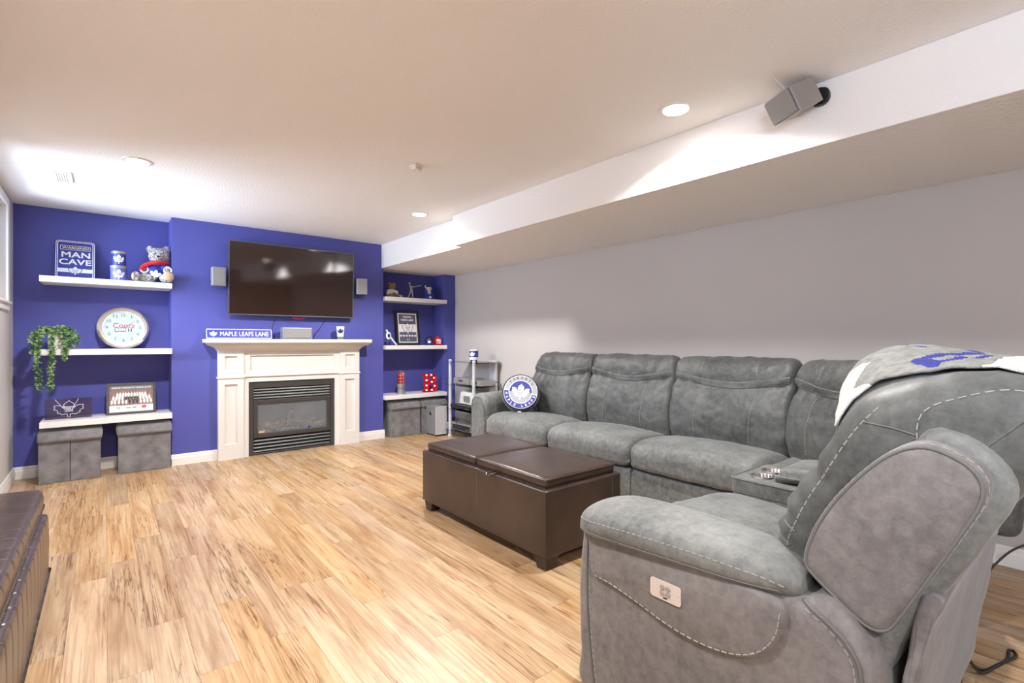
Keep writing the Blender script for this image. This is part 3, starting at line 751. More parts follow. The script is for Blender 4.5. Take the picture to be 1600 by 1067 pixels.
vine([(px, py-.04, zt), (px-.015, py-.10, zt+.015), (px-.02, py-.148, zt-.06), (px-.018, py-.155, zt-.20), (px-.03, py-.155, zt-.36), (px-.028, py-.155, zt-.485)], 46, 2)
vine([(px+.02, py-.04, zt), (px+.05, py-.10, zt-.01), (px+.06, py-.148, zt-.09), (px+.062, py-.15, zt-.18), (px+.055, py-.15, zt-.225)], 24, 3)
vine([(px+.03, py, zt), (px+.08, py-.03, zt+.045), (px+.125, py-.05, zt-.01), (px+.135, py-.06, zt-.09)], 22, 4)
vine([(px+.03, py-.02, zt), (px+.075, py-.07, zt+.02), (px+.10, py-.11, zt-.06), (px+.10, py-.135, zt-.12)], 22, 5)
vine([(px-.03, py, zt), (px-.08, py, zt+.04), (px-.14, py-.03, zt), (px-.155, py-.06, zt-.06)], 20, 6)
vine([(px-.02, py-.02, zt), (px-.05, py-.05, zt+.045), (px-.10, py-.08, zt+.0), (px-.13, py-.11, zt-.10), (px-.15, py-.13, zt-.17)], 24, 7)
vine([(px-.01, py, zt), (px+.0, py-.01, zt+.05), (px+.05, py-.02, zt+.055), (px+.09, py-.04, zt+.03)], 18, 8, .03)
vine([(px-.03, py+.02, zt), (px-.05, py+.0, zt+.04), (px-.09, py-.02, zt+.02)], 14, 9, .03)

# ------------------------------------------------------------------ left alcove, low shelf
Z0 = ZS[2]
t = T('acrylic_plaque', 'clear smoky acrylic plaque etched with a leaf outline', 'plaque', (-.255, 5.97, Z0))
fx = frame3((-.255, 5.975, Z0+.09), (1, 0, 0), (0, .12, 1))
B().box(-.157, .157, -.089, .089, -.004, 0, .001, mtx=fx).build('plate', 'acrylic', t)
k = .15/1.12; b = B()
LP = [(q*1.25*k, (c-.47)*k) for q, c in LEAF]
for i in range(len(LP)):
    p, q = LP[i], LP[(i+1) % len(LP)]; b.tube([fx @ Vector((*p, .001)), fx @ Vector((*q, .001))], .0022, 5)
for p, q in (((-.095, .085), (-.035, .0)), ((.065, .085), (.025, .0))): b.tube([fx @ Vector((*p, .001)), fx @ Vector((*q, .001))], .0018, 5)
b.build('etched_outline', 'frost', t)
b = B(); add_text(b, 'TORONTO', 0, .012, .085, .013, fx, .002, .02); add_text(b, 'MAPLE', 0, -.005, .06, .013, fx, .002, .02); add_text(b, 'LEAFS', 0, -.022, .055, .013, fx, .002, .02); b.build('lettering', 'white', t)['kind'] = 'stuff'
t = T('team_photo', 'framed team photograph leaning on the low left shelf', 'picture', (.193, 5.96, Z0))
fx = frame3((.193, 5.985, Z0+.1475), (1, 0, 0), (0, .16, 1)); a, c = .188, .147
b = B()
for q in ((-a, -a+.022, -c, c), (a-.022, a, -c, c), (-a+.022, a-.022, -c, -c+.022), (-a+.022, a-.022, c-.022, c)): b.box(q[0], q[1], q[2], q[3], -.012, .006, .002, mtx=fx)
b.build('picture_frame', mat('frame_grey_wood', (.075, .068, .065), .4, bump=(90, .1)), t)
b = B(); add_rect(b, -a+.02, a-.02, -c+.02, c-.02, fx, -.008, 0); b.build('photo_ground', 'photo', t)
b = B(); add_rect(b, -a+.022, a-.022, -c+.022, -.063, fx, 0, .0006); b.build('caption_strip', 'white', t)
b = B(); add_rect(b, -a+.022, a-.022, .083, c-.022, fx, 0, .0006); b.build('title_strip', 'inkgrey', t)
b = B(); add_text(b, '2008-09 TORONTO MAPLE LEAFS', 0, .103, .30, .014, fx, .0012, .02); b.build('title_lettering', 'white', t)
bj = B(); bh = B(); bs = B(); rr = random.Random(4)
for row, (yy, nn, hw) in enumerate(((.036, 11, .105), (.006, 13, .135), (-.030, 12, .150))):
    for i in range(nn):
        x_ = -hw+2*hw*i/(nn-1)+rr.uniform(-.002, .002)
        tgt = bs if (row == 1 and 4 <= i <= 8) or (row == 2 and i in (5, 6, 7)) else bj
        tgt.ell((x_, yy, .001+.0004*(3-row)), (.0095, .022, .0006), 8, 6, mtx=fx); bh.ell((x_, yy+.026, .0012+.0004*(3-row)), (.0045, .0055, .0006), 8, 6, mtx=fx)
bj.build('white_jerseys', 'white', t); bs.build('dark_suits', 'suit', t); bh.build('faces', 'skin', t)
b = B(); b.ell((-.10, -.083, .001), (.016, .004, .0006), 12, 6, mtx=fx); b.ell((-.095, -.095, .001), (.009, .003, .0006), 12, 6, mtx=fx); add_rect(b, .006, .036, -.092, -.082, fx, 0, .0012); b.build('sponsor_mark', 'inkgrey', t)['kind'] = 'stuff'
b = B(); add_rect(b, -.040, -.006, -.092, -.082, fx, 0, .0012); b.build('red_bar', 'pink', t); b = B(); b.ell((.095, -.083, .001), (.020, .016, .0006), 16, 8, mtx=fx); b.build('red_badge', 'pink', t)

# ------------------------------------------------------------------ storage cubes
def cube(x0, x1, y0, y1, z1, lab, seam):
    t = T('storage_ottoman', lab, 'storage ottoman', ((x0+x1)/2, (y0+y1)/2, 0), group='grey velvet storage cubes under the alcove shelves')
    B().box(x0+.012, x1-.012, y0+.012, y1-.012, 0, z1-.07, .006).build('box_body', 'velvet', t)
    xm, ym = (x0+x1)/2, (y0+y1)/2
    prof = [(0, z1-.088), (0, z1-.03), (.02, z1-.010), (.08, z1+.004), ((y1-y0)/2, z1+.010), (y1-y0-.08, z1+.004), (y1-y0-.02, z1-.010), (y1-y0, z1-.03), (y1-y0, z1-.088), ((y1-y0)/2, z1-.090)]
    o, bv = loft('padded_lid', prof, (x0, y0, 0), (1, 0, 0), (0, 1, 0), x1-x0, .018, 'velvet', t, n=56, mid=10, wr=.006)
    if seam:
        B().box(xm-.002, xm+.002, y0+.0085, y0+.014, .004, z1-.09).build('seam', 'blackm', t)
        stitch(bv, [(xm, y0-.1, z1-.08), (xm, y0-.1, z1-.03)], (0, 1, 0), t, r=.0012, m='pipe')
    for x_ in (x0+.012, x1-.012): B().tube([(x_, y0+.012, .004), (x_, y0+.012, z1-.08)], .004, 6).build('edge_piping', 'velvet', t, smooth=True)
cube(-.450, -.025, 5.775, 6.12, .440, 'grey velvet storage cube with a centre seam, left end', True)
cube(.080, .497, 5.785, 6.13, .440, 'grey velvet storage cube beside the chimney corner, low left shelf', False)
cube(2.79, 3.205, 5.79, 6.13, .438, 'grey velvet storage cube under the right alcove, beside the chimney', False)
cube(3.222, 3.610, 5.79, 6.13, .438, 'grey velvet storage cube partly hidden behind the subwoofer', False)

# ================================================================== right alcove, upper shelf
Z0 = ZR[0]
t = T('plush_bear', 'small brown plush bear in a cream shirt, right alcove', 'teddy bear', (2.86, 5.95, Z0))
blob('body', [((2.868, 5.96, Z0+.055), (.062, .055, .055)), ((2.872, 5.955, Z0+.150), (.050, .045, .042)), ((2.835, 5.955, Z0+.182), (.018, .012, .018)), ((2.912, 5.955, Z0+.180), (.018, .012, .018)), ((2.885, 5.915, Z0+.140), (.024, .02, .018)), ((2.82, 5.90, Z0+.024), (.026, .045, .024)), ((2.925, 5.89, Z0+.024), (.026, .05, .024))], 'bfur', t, .006)
blob('shirt', [((2.868, 5.958, Z0+.062), (.072, .064, .058)), ((2.815, 5.94, Z0+.060), (.026, .030, .045)), ((2.925, 5.935, Z0+.058), (.028, .032, .045))], 'cream', t, .006)
fx = frame3((2.872, 5.892, Z0+.045), (1, 0, 0), (0, .1, 1)); b = B(); add_leaf(b, 0, 0, .055, fx, 0, .004); b.build('shirt_emblem', 'inkgrey', t)
B().ell((2.887, 5.896, Z0+.146), (.007, .005, .006), 8, 6).build('nose', 'black', t, smooth=True)
for sx in (-.014, .018): B().ell((2.884+sx, 5.915, Z0+.164), .004, 8, 6).build('eye', 'black', t, smooth=True)
t = T('candle_jar', 'tiny pale jar beside the small brown bear', 'jar', (2.985, 5.93, Z0))
B().lathe([(.001, 0), (.022, 0), (.023, .028), (.019, .031), (.019, .034), (.001, .034)], (2.985, 5.93, Z0), 16).build('jar_body', 'cream', t, smooth=True)
B().lathe([(.001, .034), (.021, .034), (.021, .042), (.001, .043)], (2.985, 5.93, Z0), 16).build('jar_lid', 'bezel', t, smooth=True)
t = T('batter_figurine', 'silver baseball batter figurine with outstretched bat', 'figurine', (3.15, 5.94, Z0))
x_, y_ = 3.145, 5.94
B().box(x_-.065, x_+.055, y_-.03, y_+.03, Z0, Z0+.010, .002).build('base', 'silver', t)
# one continuous skinned body
sv = {'pel': (x_+.002, y_, Z0+.115, .017), 'chest': (x_-.006, y_, Z0+.155, .020), 'neck': (x_-.020, y_, Z0+.178, .008), 'head': (x_-.026, y_-.002, Z0+.196, .015),
      'hipl': (x_-.008, y_, Z0+.100, .013), 'kneel': (x_-.026, y_-.004, Z0+.06, .010), 'ankl': (x_-.052, y_-.004, Z0+.018, .007), 'toel': (x_-.062, y_-.012, Z0+.013, .006),
      'hipr': (x_+.012, y_, Z0+.100, .013), 'kneer': (x_+.018, y_-.006, Z0+.06, .010), 'ankr': (x_+.018, y_, Z0+.018, .007), 'toer': (x_+.026, y_-.012, Z0+.013, .006),
      'shl': (x_-.016, y_-.016, Z0+.162, .010), 'ell': (x_+.018, y_-.026, Z0+.158, .008), 'hl': (x_+.044, y_-.024, Z0+.163, .008),
      'shr': (x_+.006, y_+.014, Z0+.164, .010), 'elr': (x_+.026, y_-.004, Z0+.156, .008), 'hr': (x_+.050, y_-.020, Z0+.165, .008)}
ed = [('pel', 'chest'), ('chest', 'neck'), ('neck', 'head'), ('pel', 'hipl'), ('hipl', 'kneel'), ('kneel', 'ankl'), ('ankl', 'toel'), ('pel', 'hipr'), ('hipr', 'kneer'), ('kneer', 'ankr'), ('ankr', 'toer'), ('chest', 'shl'), ('shl', 'ell'), ('ell', 'hl'), ('chest', 'shr'), ('shr', 'elr'), ('elr', 'hr')]
ks = list(sv); me = bpy.data.meshes.new('figure'); L_ = wm(t).inverted()
me.from_pydata([tuple(L_ @ Vector(sv[k][:3])) for k in ks], [(ks.index(p), ks.index(q)) for p, q in ed], [])
o = link('figure', me, 'silver', t); sk = o.modifiers.new('Skin', 'SKIN')
for i, k in enumerate(ks): me.skin_vertices[0].data[i].radius = (sv[k][3],)*2
me.skin_vertices[0].data[0].use_root = True
sb = o.modifiers.new('Subdivision', 'SUBSURF'); sb.levels = 2; sb.render_levels = 2; sk.use_smooth_shade = True
B().tube([(x_+.040, y_-.024, Z0+.162), (x_+.10, y_-.026, Z0+.176), (x_+.135, y_-.028, Z0+.186)], .006, 8).build('bat', 'silver', t, smooth=True)
B().lathe([(.016, 0), (.017, .006), (.012, .014), (.001, .017)], (x_-.026, y_-.002, Z0+.200), 12).build('cap', 'silver', t, smooth=True)
t = T('plush_dog', 'small white plush toy in blue, end of the shelf', 'plush toy', (3.40, 5.94, Z0))
blob('body', [((3.405, 5.95, Z0+.10), (.042, .040, .055)), ((3.40, 5.935, Z0+.145), (.034, .036, .034)), ((3.362, 5.95, Z0+.178), (.014, .012, .018)), ((3.448, 5.945, Z0+.160), (.015, .012, .022)), ((3.40, 5.905, Z0+.125), (.022, .02, .018))], 'cream', t, .006)
blob('blue_suit', [((3.405, 5.955, Z0+.048), (.062, .050, .050)), ((3.358, 5.93, Z0+.10), (.022, .028, .05)), ((3.455, 5.93, Z0+.05), (.022, .03, .04))], 'jersey', t, .006)
B().lathe([(.036, 0), (.034, .018), (.020, .030), (.001, .033)], (3.402, 5.955, Z0+.168), 14).build('cap', 'dnavy', t, smooth=True)
for k in (-.012, .012): B().ell((3.40+k, 5.90, Z0+.150), .004, 8, 6).build('eye', 'black', t, smooth=True)
B().ell((3.40, 5.886, Z0+.128), (.006, .004, .005), 8, 6).build('nose', 'black', t, smooth=True)
fx = frame3((3.41, 5.903, Z0+.034), (1, 0, 0), (0, .1, 1)); b = B(); add_leaf(b, 0, 0, .045, fx, 0, .004); b.build('leaf_emblem', 'white', t)

# ------------------------------------------------------------------ right alcove, middle shelf
Z0 = ZR[1]
t = T('mini_goalie_stick', 'white miniature hockey stick leaning in the alcove corner', 'ornament', (2.85, 5.90, Z0))
B().tube([(2.768, 5.885, Z0+.185), (2.80, 5.89, Z0+.135), (2.87, 5.885, Z0+.045), (2.905, 5.88, Z0+.008)], .010, 8).build('shaft', 'white', t, smooth=True)
B().ell((2.790, 5.880, Z0+.125), (.036, .012, .048), 18, 12).build('blade_oval', 'white', t, smooth=True)
B().ell((2.790, 5.868, Z0+.125), (.018, .003, .026), 14, 10).build('crest', 'dnavy', t, smooth=True)
B().ell((2.768, 5.885, Z0+.190), (.013, .012, .013), 10, 8).build('knob', 'white', t, smooth=True)
B().lathe([(.001, 0), (.036, 0), (.038, .02), (.034, .045), (.001, .047)], (2.80, 5.93, Z0), 18).build('stand', 'dnavy', t, smooth=True)
t = T('framed_poster', 'black framed blue and white leaf poster, right alcove', 'picture', (3.15, 6.05, Z0))
fx = frame3((3.151, 6.055, Z0+.232), (1, 0, 0), (0, .14, 1)); a, c = .172, .232
b = B()
for q in ((-a, -a+.024, -c, c), (a-.024, a, -c, c), (-a+.024, a-.024, -c, -c+.024), (-a+.024, a-.024, c-.024, c)): b.box(q[0], q[1], q[2], q[3], -.014, .008, .002, mtx=fx)
b.build('picture_frame', 'blackm', t)
b = B(); add_rect(b, -a+.02, a-.02, -c+.02, c-.02, fx, -.008, 0); b.build('mount_board', mat('poster_grey', (.10, .10, .15), .5, bump=(60, .02)), t)
b = B(); ringpoly(b, [(-.138, -.198), (.138, -.198), (.138, .198), (-.138, .198)], [(-.126, -.186), (.126, -.186), (.126, .186), (-.126, .186)], .0008, fx); add_rect(b, -.126, .126, -.055, .052, fx, 0, .0008); b.build('white_band', 'white', t)
b = B(); add_leaf(b, 0, -.005, .160, fx, 0, .0012); b.build('leaf_outline', 'inkgrey', t)
b = B(); add_leaf(b, 0, -.005, .144, fx, 0, .0016); b.build('leaf_emblem', 'white', t)
b = B(); add_text(b, 'TORONTO', 0, .150, .135, .026, fx, .001, .035); add_text(b, 'MAPLE LEAFS', 0, .108, .185, .026, fx, .001, .035)
b.build('lettering', 'white', t)
for k in range(6): b = B(); add_leaf(b, -.105+k*.042, -.105, .034, fx, 0, .001); b.build('small_leaf', 'white', t)
b = B(); add_rect(b, -.022, -.004, -.163, -.153, fx, 0, .0008); add_rect(b, .004, .022, -.163, -.153, fx, 0, .0008); b.build('footer_mark', 'white', t)['kind'] = 'stuff'
b = B(); add_text(b, 'TORONTO', 0, .008, .075, .013, fx, .0022, .02); add_text(b, 'MAPLE', 0, -.010, .055, .013, fx, .0022, .02); add_text(b, 'LEAFS', 0, -.028, .05, .013, fx, .0022, .02); b.build('leaf_lettering', 'inkgrey', t)
def helmet(cx, cy, shell, brim, lab, front, emb):
    t = T('mini_helmet', lab, 'mini helmet', (cx, cy, Z0), group='miniature helmets on the right alcove shelf')
    B().lathe([(.055, .008), (.058, .045), (.054, .080), (.042, .105), (.022, .120), (.001, .124)], (cx, cy, Z0), 22, cap=False).build('shell', shell, t, smooth=True)
    B().prism([(cx-.056, cy-.01), (cx-.05, cy-.055), (cx-.03, cy-.085), (cx+.01, cy-.092), (cx+.045, cy-.075), (cx+.056, cy-.01)], 'xy', Z0+.010, Z0+.022, .004).build('brim', brim, t)
    B().lathe([(.059, 0), (.060, .008), (.055, .014), (.050, .006)], (cx, cy, Z0), 22, cap=False).build('rim', brim, t, smooth=True)
    if front:
        w_ = cyl_wrap(cx, cy, Z0+.052, .058, -.15); b = B(); V = []; F = []
        for i in range(9):
            for zz_ in (-.028, .030): V.append(w_((-.035+.07*i/8, zz_, .001 if zz_ < 0 else -.003)))
        for i in range(8): F.append((2*i, 2*i+2, 2*i+3, 2*i+1))
        b.raw(V, F).build('front_panel', front, t, smooth=True)
    b = B(); add_leaf(b, 0, 0, .045, None, 0, .002, wrap=cyl_wrap(cx, cy, Z0+.045, .0585, -.45)); b.build('emblem', emb, t)
helmet(3.415, 5.94, 'dnavy', 'dnavy', 'dark navy miniature helmet with a white emblem', None, 'white')
helmet(3.547, 5.94, 'red', 'red', 'red and white miniature helmet at the shelf end', 'white', 'pink')

# ------------------------------------------------------------------ right alcove, low shelf
Z0 = ZR[2]
t = T('goal_light', 'red goal lamp in a wire cage on silver base', 'lamp', (2.99, 5.93, Z0)); c = (2.99, 5.93, Z0)
B().lathe([(.001, 0), (.060, 0), (.060, .012), (.050, .016), (.050, .032), (.044, .036), (.046, .060), (.040, .066), (.040, .076), (.052, .082), (.054, .126), (.048, .134), (.001, .134)], c, 28).build('base', 'silver', t, smooth=True, autos=30)
B().lathe([(.040, .134), (.041, .235), (.036, .262), (.022, .280), (.001, .286)], c, 28, cap=False).build('red_dome', 'reddome', t, smooth=True)
for k in range(4):
    a = PI/4*k+.2; ca, sa = math.cos(a), math.sin(a)
    pts = [(-.050, .13), (-.050, .24), (-.040, .278), (-.018, .298), (0, .302), (.018, .298), (.040, .278), (.050, .24), (.050, .13)]
    B().tube(cat_rom([(c[0]+p*ca, c[1]+p*sa, c[2]+z) for p, z in pts], 28, False), .0032, 6).build('cage_wire', 'chrome', t, smooth=True)
for z in (.165, .205, .245): B().tube([(c[0]+.051*math.cos(2*PI*k/24), c[1]+.051*math.sin(2*PI*k/24), c[2]+z) for k in range(24)], .0028, 6, True).build('cage_ring', 'chrome', t, smooth=True)
t = T('marquee_letter', 'red metal marquee letter B with round light bulbs', 'letter light', (3.42, 5.93, Z0))
fx = frame3((3.418, 5.915, Z0+.125), (1, 0, 0), (0, 0, 1))
OUT = [(-.112, .125), (.02, .125), (.065, .115), (.090, .088), (.094, .055), (.082, .025), (.066, .008), (.092, -.012), (.106, -.045), (.102, -.082), (.078, -.112), (.03, -.125), (-.112, -.125), (-.112, -.095), (-.086, -.095), (-.086, .095), (-.112, .095)]
h1 = [(-.028, .088), (.012, .088), (.034, .078), (.042, .056), (.034, .034), (.012, .024), (-.028, .024)]
h2 = [(-.028, -.020), (.018, -.020), (.044, -.032), (.052, -.056), (.042, -.078), (.016, -.090), (-.028, -.090)]
# face with two counters, cut as quads between outline and holes via triangle fill
fb = bmesh.new(); ee = []
for ring in (OUT, h1, h2):
    vv = [fb.verts.new((p[0], p[1], 0)) for p in ring]
    ee += [fb.edges.new((vv[i], vv[(i+1) % len(vv)])) for i in range(len(vv))]
bmesh.ops.triangle_fill(fb, use_beauty=True, edges=ee); fb.verts.index_update()
V = [tuple(v.co) for v in fb.verts]; F = [tuple(v.index for v in f.verts) for f in fb.faces]; fb.free()
for ring in (h1, h2):   # drop any triangles filled inside a counter
    def inside(p):
        r_ = False
        for i in range(len(ring)):
            (xa, ya), (xb, yb) = ring[i-1], ring[i]
            if (ya > p[1]) != (yb > p[1]) and p[0] < (xb-xa)*(p[1]-ya)/(yb-ya)+xa: r_ = not r_
        return r_
    F = [f for f in F if not inside((sum(V[i][0] for i in f)/3, sum(V[i][1] for i in f)/3))]
B().raw([tuple(fx @ Vector((p[0], p[1], -.02))) for p in V], F).build('letter_face', 'red', t)
b = B()
for ring in (OUT, h1, h2):
    n_ = len(ring)
    b.raw([tuple(fx @ Vector((*p, d))) for d in (-.03, .012) for p in ring], [(i, (i+1) % n_, n_+(i+1) % n_, n_+i) for i in range(n_)])
b.build('letter_rim', 'red', t)
for u_, v_ in ((495, 307), (495, 362), (495, 418), (495, 470), (548, 307), (578, 340), (555, 382), (585, 428), (555, 470)):
    p = ((u_-533)/157*.218, (390-v_)/200*.25); q = B(); q.ell((p[0], p[1], -.008), .011, 12, 8, mtx=fx); q.build('bulb', 'bulb', t, smooth=True)

# ================================================================== stand with electronics
t = T('media_stand', 'glass media stand with silver poles by the grey wall', 'media stand', (3.56, 5.16, 0))
for (x_, y_) in ((3.43, 5.43), (3.43, 4.90)):
    B().lathe([(.001, 0), (.030, 0), (.030, .02), (.021, .03), (.021, .985), (.016, .992), (.001, .993)], (x_, y_, 0), 20).build('pole', 'alu', t, smooth=True, autos=30)
B().box(3.70, 3.74, 4.83, 4.96, 0, .99, .006).build('rear_column', 'alu', t)
SZ = (.09, .366, .673, .965)
for z in SZ:
    o = B().prism([(3.39, 5.50), (3.39, 4.82), (3.42, 4.79), (3.74, 4.79), (3.77, 4.82), (3.77, 5.47), (3.74, 5.50)], 'xy', z-.008, z, .001).build('glass_shelf', 'glass', t)
def device(name, lab, x0, x1, y0, y1, z, h, mm, fm='black'):
    t = T(name, lab, 'player', ((x0+x1)/2, (y0+y1)/2, z))
    B().box(x0, x1, y0, y1, z+.008, z+h, .004).build('case', mm, t)
    B().box(x0-.003, x0+.004, y0+.008, y1-.008, z+.016, z+h-.008, .001).build('front_panel', fm, t)
    B().box(x0-.005, x0, (y0+y1)/2-.04, (y0+y1)/2+.05, z+h*.5, z+h*.7).build('display', 'dnavy', t)
    for k in range(3): B().lathe([(.001, 0), (.006, 0), (.005, .006), (.001, .006)], n=10, mtx=Matrix.Translation((x0-.003, y0+.03+k*.03, z+h*.4)) @ Matrix.Rotation(-PI/2, 4, 'Y')).build('button', 'silver', t)
    for a in (x0+.03, x1-.03):
        for c in (y0+.03, y1-.03): B().lathe([(.001, 0), (.010, 0), (.010, .010), (.001, .010)], (a, c, z), 10).build('foot', 'blackm', t)
device('video_recorder', 'wide silver video recorder on the second glass shelf', 3.46, 3.69, 5.05, 5.40, SZ[2], .085, 'silver', 'spkbody')
device('set_top_box', 'smaller silver box with dark display beside the recorder', 3.46, 3.66, 4.80, 5.03, SZ[2], .075, 'silver', 'spkbody')
device('disc_player', 'flat black disc player on the third glass shelf', 3.42, 3.70, 4.97, 5.41, SZ[1], .055, 'black', 'black')
device('receiver', 'dark receiver on the lowest glass shelf', 3.44, 3.70, 4.99, 5.40, SZ[0], .09, 'spkbody', 'black')
t = T('white_console', 'white curved plastic console above the black player', 'console', (3.58, 5.20, SZ[1]+.055))
B().prism([(5.34, SZ[1]+.056), (5.31, SZ[1]+.20), (5.28, SZ[1]+.225), (5.02, SZ[1]+.215), (5.0, SZ[1]+.056)], 'yz', 3.50, 3.68, .02, seg=4).build('shell', 'pot', t, smooth=True)
B().prism(rrect(5.08, 5.22, SZ[1]+.09, SZ[1]+.17, .02), 'yz', 3.492, 3.502, .003).build('front_plate', 'silver', t)
t = T('leaf_mug', 'blue and white tin mug on the top of the glass stand', 'mug', (3.50, 5.0, SZ[3])); c = (3.50, 5.0, SZ[3])
B().lathe([(.001, 0), (.040, 0), (.040, .026), (.036, .030), (.001, .030)], c, 24).build('base', 'blackm', t, smooth=True, autos=30)
B().lathe([(.001, .030), (.052, .032), (.054, .05), (.054, .150), (.050, .154), (.047, .150), (.047, .05), (.001, .048)], c, 28, cap=False).build('body', 'pot', t, smooth=True, autos=30)
B().lathe([(.0546, .062), (.0546, .140)], c, 28, cap=False).build('blue_band', 'navy', t, smooth=True)
b = B(); add_leaf(b, 0, 0, .066, None, 0, .0016, wrap=cyl_wrap(c[0], c[1], c[2]+.1, .054, -1.05)); b.build('leaf_emblem', 'white', t)
t = T('subwoofer', 'silver subwoofer box with round port beside the stand', 'subwoofer', (3.36, 5.60, 0))
B().box(3.265, 3.425, 5.515, 5.755, .02, .385, .004).build('cabinet', 'silver', t)
B().box(3.262, 3.428, 5.505, 5.518, .022, .383, .003).build('front_baffle', 'alu', t)
B().lathe([(.001, .0), (.026, .0), (.026, .004), (.032, .004), (.034, 0)], n=24, mtx=Matrix.Translation((3.2652, 5.64, .285)) @ Matrix.Rotation(-PI/2, 4, 'Y')).build('port_ring', 'chrome', t, smooth=True)
B().lathe([(.001, 0), (.024, 0), (.024, .0052), (.001, .0052)], n=24, mtx=Matrix.Translation((3.2652, 5.64, .285)) @ Matrix.Rotation(-PI/2, 4, 'Y')).build('port_hole', 'blackm', t)
for a in (3.285, 3.405):
    for q in (5.53, 5.735): B().lathe([(.001, 0), (.012, 0), (.012, .021), (.001, .021)], (a, q, 0), 10).build('foot', 'blackm', t)
tag(B().tube(cat_rom([(3.67, 4.92, .70), (3.72, 4.80, .72), (3.73, 4.74, .66), (3.73, 4.72, .50), (3.73, 4.75, .30)], 24, False), .004, 6).build('signal_cable', 'cable', smooth=True), 'black cable looping off the right side of the media stand', 'cable', 'stand cables')
tag(B().tube(cat_rom([(3.45, 5.32, .15), (3.43, 5.25, .24), (3.43, 5.10, .255), (3.46, 4.95, .20), (3.50, 4.92, .12)], 24, False), .004, 6).build('signal_cable', 'cable', smooth=True), 'dark cable coiled above the lowest shelf of the media stand', 'cable', 'stand cables')
# ================================================================== wall speaker on the bulkhead
t = T('bulkhead_speaker', 'bronze grey box speaker angled down from the bulkhead', 'speaker', (2.60, .87, 2.30))
rt = Vector((-.44754, -.89161, .06883)); upv = Vector((-.36809, .25382, .89447)); nf = rt.cross(upv)   # right, up and the way the baffle faces
SC = Vector((2.487, .956, 2.341))
fx = Matrix(((rt.x, upv.x, nf.x, SC.x), (rt.y, upv.y, nf.y, SC.y), (rt.z, upv.z, nf.z, SC.z), (0, 0, 0, 1)))
B().box(-.075, .075, -.059, .059, -.080, .058, .004, mtx=fx).build('cabinet', 'spkbody', t)
B().box(-.078, .078, -.061, .061, .058, .068, .003, mtx=fx).build('front_rim', 'silver', t)
B().box(-.070, .070, -.054, .054, .068, .084, .004, mtx=fx).build('grille', 'grille', t)
B().prism(rrect(.835, .915, 2.325, 2.405, .03), 'yz', 2.575, 2.60, .006, seg=3).build('wall_plate', 'black', t)
B().tube([(2.59, .875, 2.365), (2.572, .885, 2.368), fx @ Vector((0, 0, -.075))], .014, 10).build('ball_arm', 'black', t, smooth=True)
B().tube(cat_rom([fx @ Vector((.02, .055, .03)), fx @ Vector((.02, .075, .04)), (2.36, .985, 2.42), (2.355, .99, 2.438)], 14, False), .003, 6).build('wire', 'wire', t, smooth=True)

# ================================================================== brown leather storage ottoman
ox0, ox1, oy0, oy1 = 1.785, 2.405, 1.895, 3.195
t = T('storage_bench', 'brown leather storage ottoman with two padded lids before the sofa', 'ottoman', ((ox0+ox1)/2, (oy0+oy1)/2, 0))
def rbox(name, x0, x1, y0, y1, z0, z1, r, m, parent, rz=.012, wr=0, crown=0):
    b = B(); b.box(x0, x1, y0, y1, z0, z1, r, seg=4)
    bmesh.ops.subdivide_edges(b.bm, edges=[e for e in b.bm.edges if e.calc_length() > .25], cuts=10, use_grid_fill=True)
    for v in b.bm.verts:
        u = (v.co.x-x0)/(x1-x0); w_ = (v.co.y-y0)/(y1-y0)
        if v.co.z > (z0+z1)/2 and crown: v.co.z += crown*(max(0, math.sin(PI*u))*max(0, math.sin(PI*w_)))**.7
        if wr: v.co += Vector((noise.noise(v.co*7), noise.noise(v.co*7+Vector((9, 0, 0))), noise.noise(v.co*7+Vector((0, 9, 0)))))*wr
    bmesh.ops.recalc_face_normals(b.bm, faces=b.bm.faces); bv = BVHTree.FromBMesh(b.bm)
    return b.build(name, m, parent, smooth=True, autos=55), bv
_, bv = rbox('box_body', ox0, ox1, oy0, oy1, .068, .430, .012, 'leather', t, wr=.003)
ym = (oy0+oy1)/2+.02
for y_ in (2.52, ): stitch(bv, [(ox0-.05, y_, .08), (ox0-.05, y_, .42)], (1, 0, 0), t, .02, .001, .0012, 'pipe', 'panel_seam')
for p in ((ox0, oy0), (ox1, oy0), (ox0, oy1)): B().tube([(p[0]+(.004 if p[0] == ox0 else -.004), p[1]+(.004 if p[1] == oy0 else -.004), .072), (p[0]+(.004 if p[0] == ox0 else -.004), p[1]+(.004 if p[1] == oy0 else -.004), .424)], .005, 6).build('corner_welt', 'leather', t, smooth=True)
stitch(bv, [(2.33, oy0-.05, .08), (2.33, oy0-.05, .42)], (0, 1, 0), t, .02, .001, .0012, 'pipe', 'panel_seam')
for a, c in ((oy0+.022, ym-.008), (ym+.008, oy1-.022)):
    lid, lv = rbox('padded_lid', ox0+.022, ox1-.022, a, c, .436, .486, .016, 'leather', t, wr=.004, crown=.014)
    b = B().tube([(q[0], q[1], .478) for q in rrect(ox0+.023, ox1-.023, a+.001, c-.001, .02)], .004, 6, True).build('lid_welt', 'leather', lid, smooth=True)
B().box(ox0+.03, ox1-.03, oy0+.03, oy1-.03, .425, .440).build('lid_tray', 'footwood', t)
B().tube(cat_rom([(ox0+.03, ym-.19, .434), (ox0-.012, ym-.185, .437), (ox0-.040, ym-.20, .430), (ox0-.036, ym-.215, .424), (ox0-.010, ym-.222, .434), (ox0+.03, ym-.225, .436)], 26, False), .006, 6).build('pull_loop', 'leather', t, smooth=True)
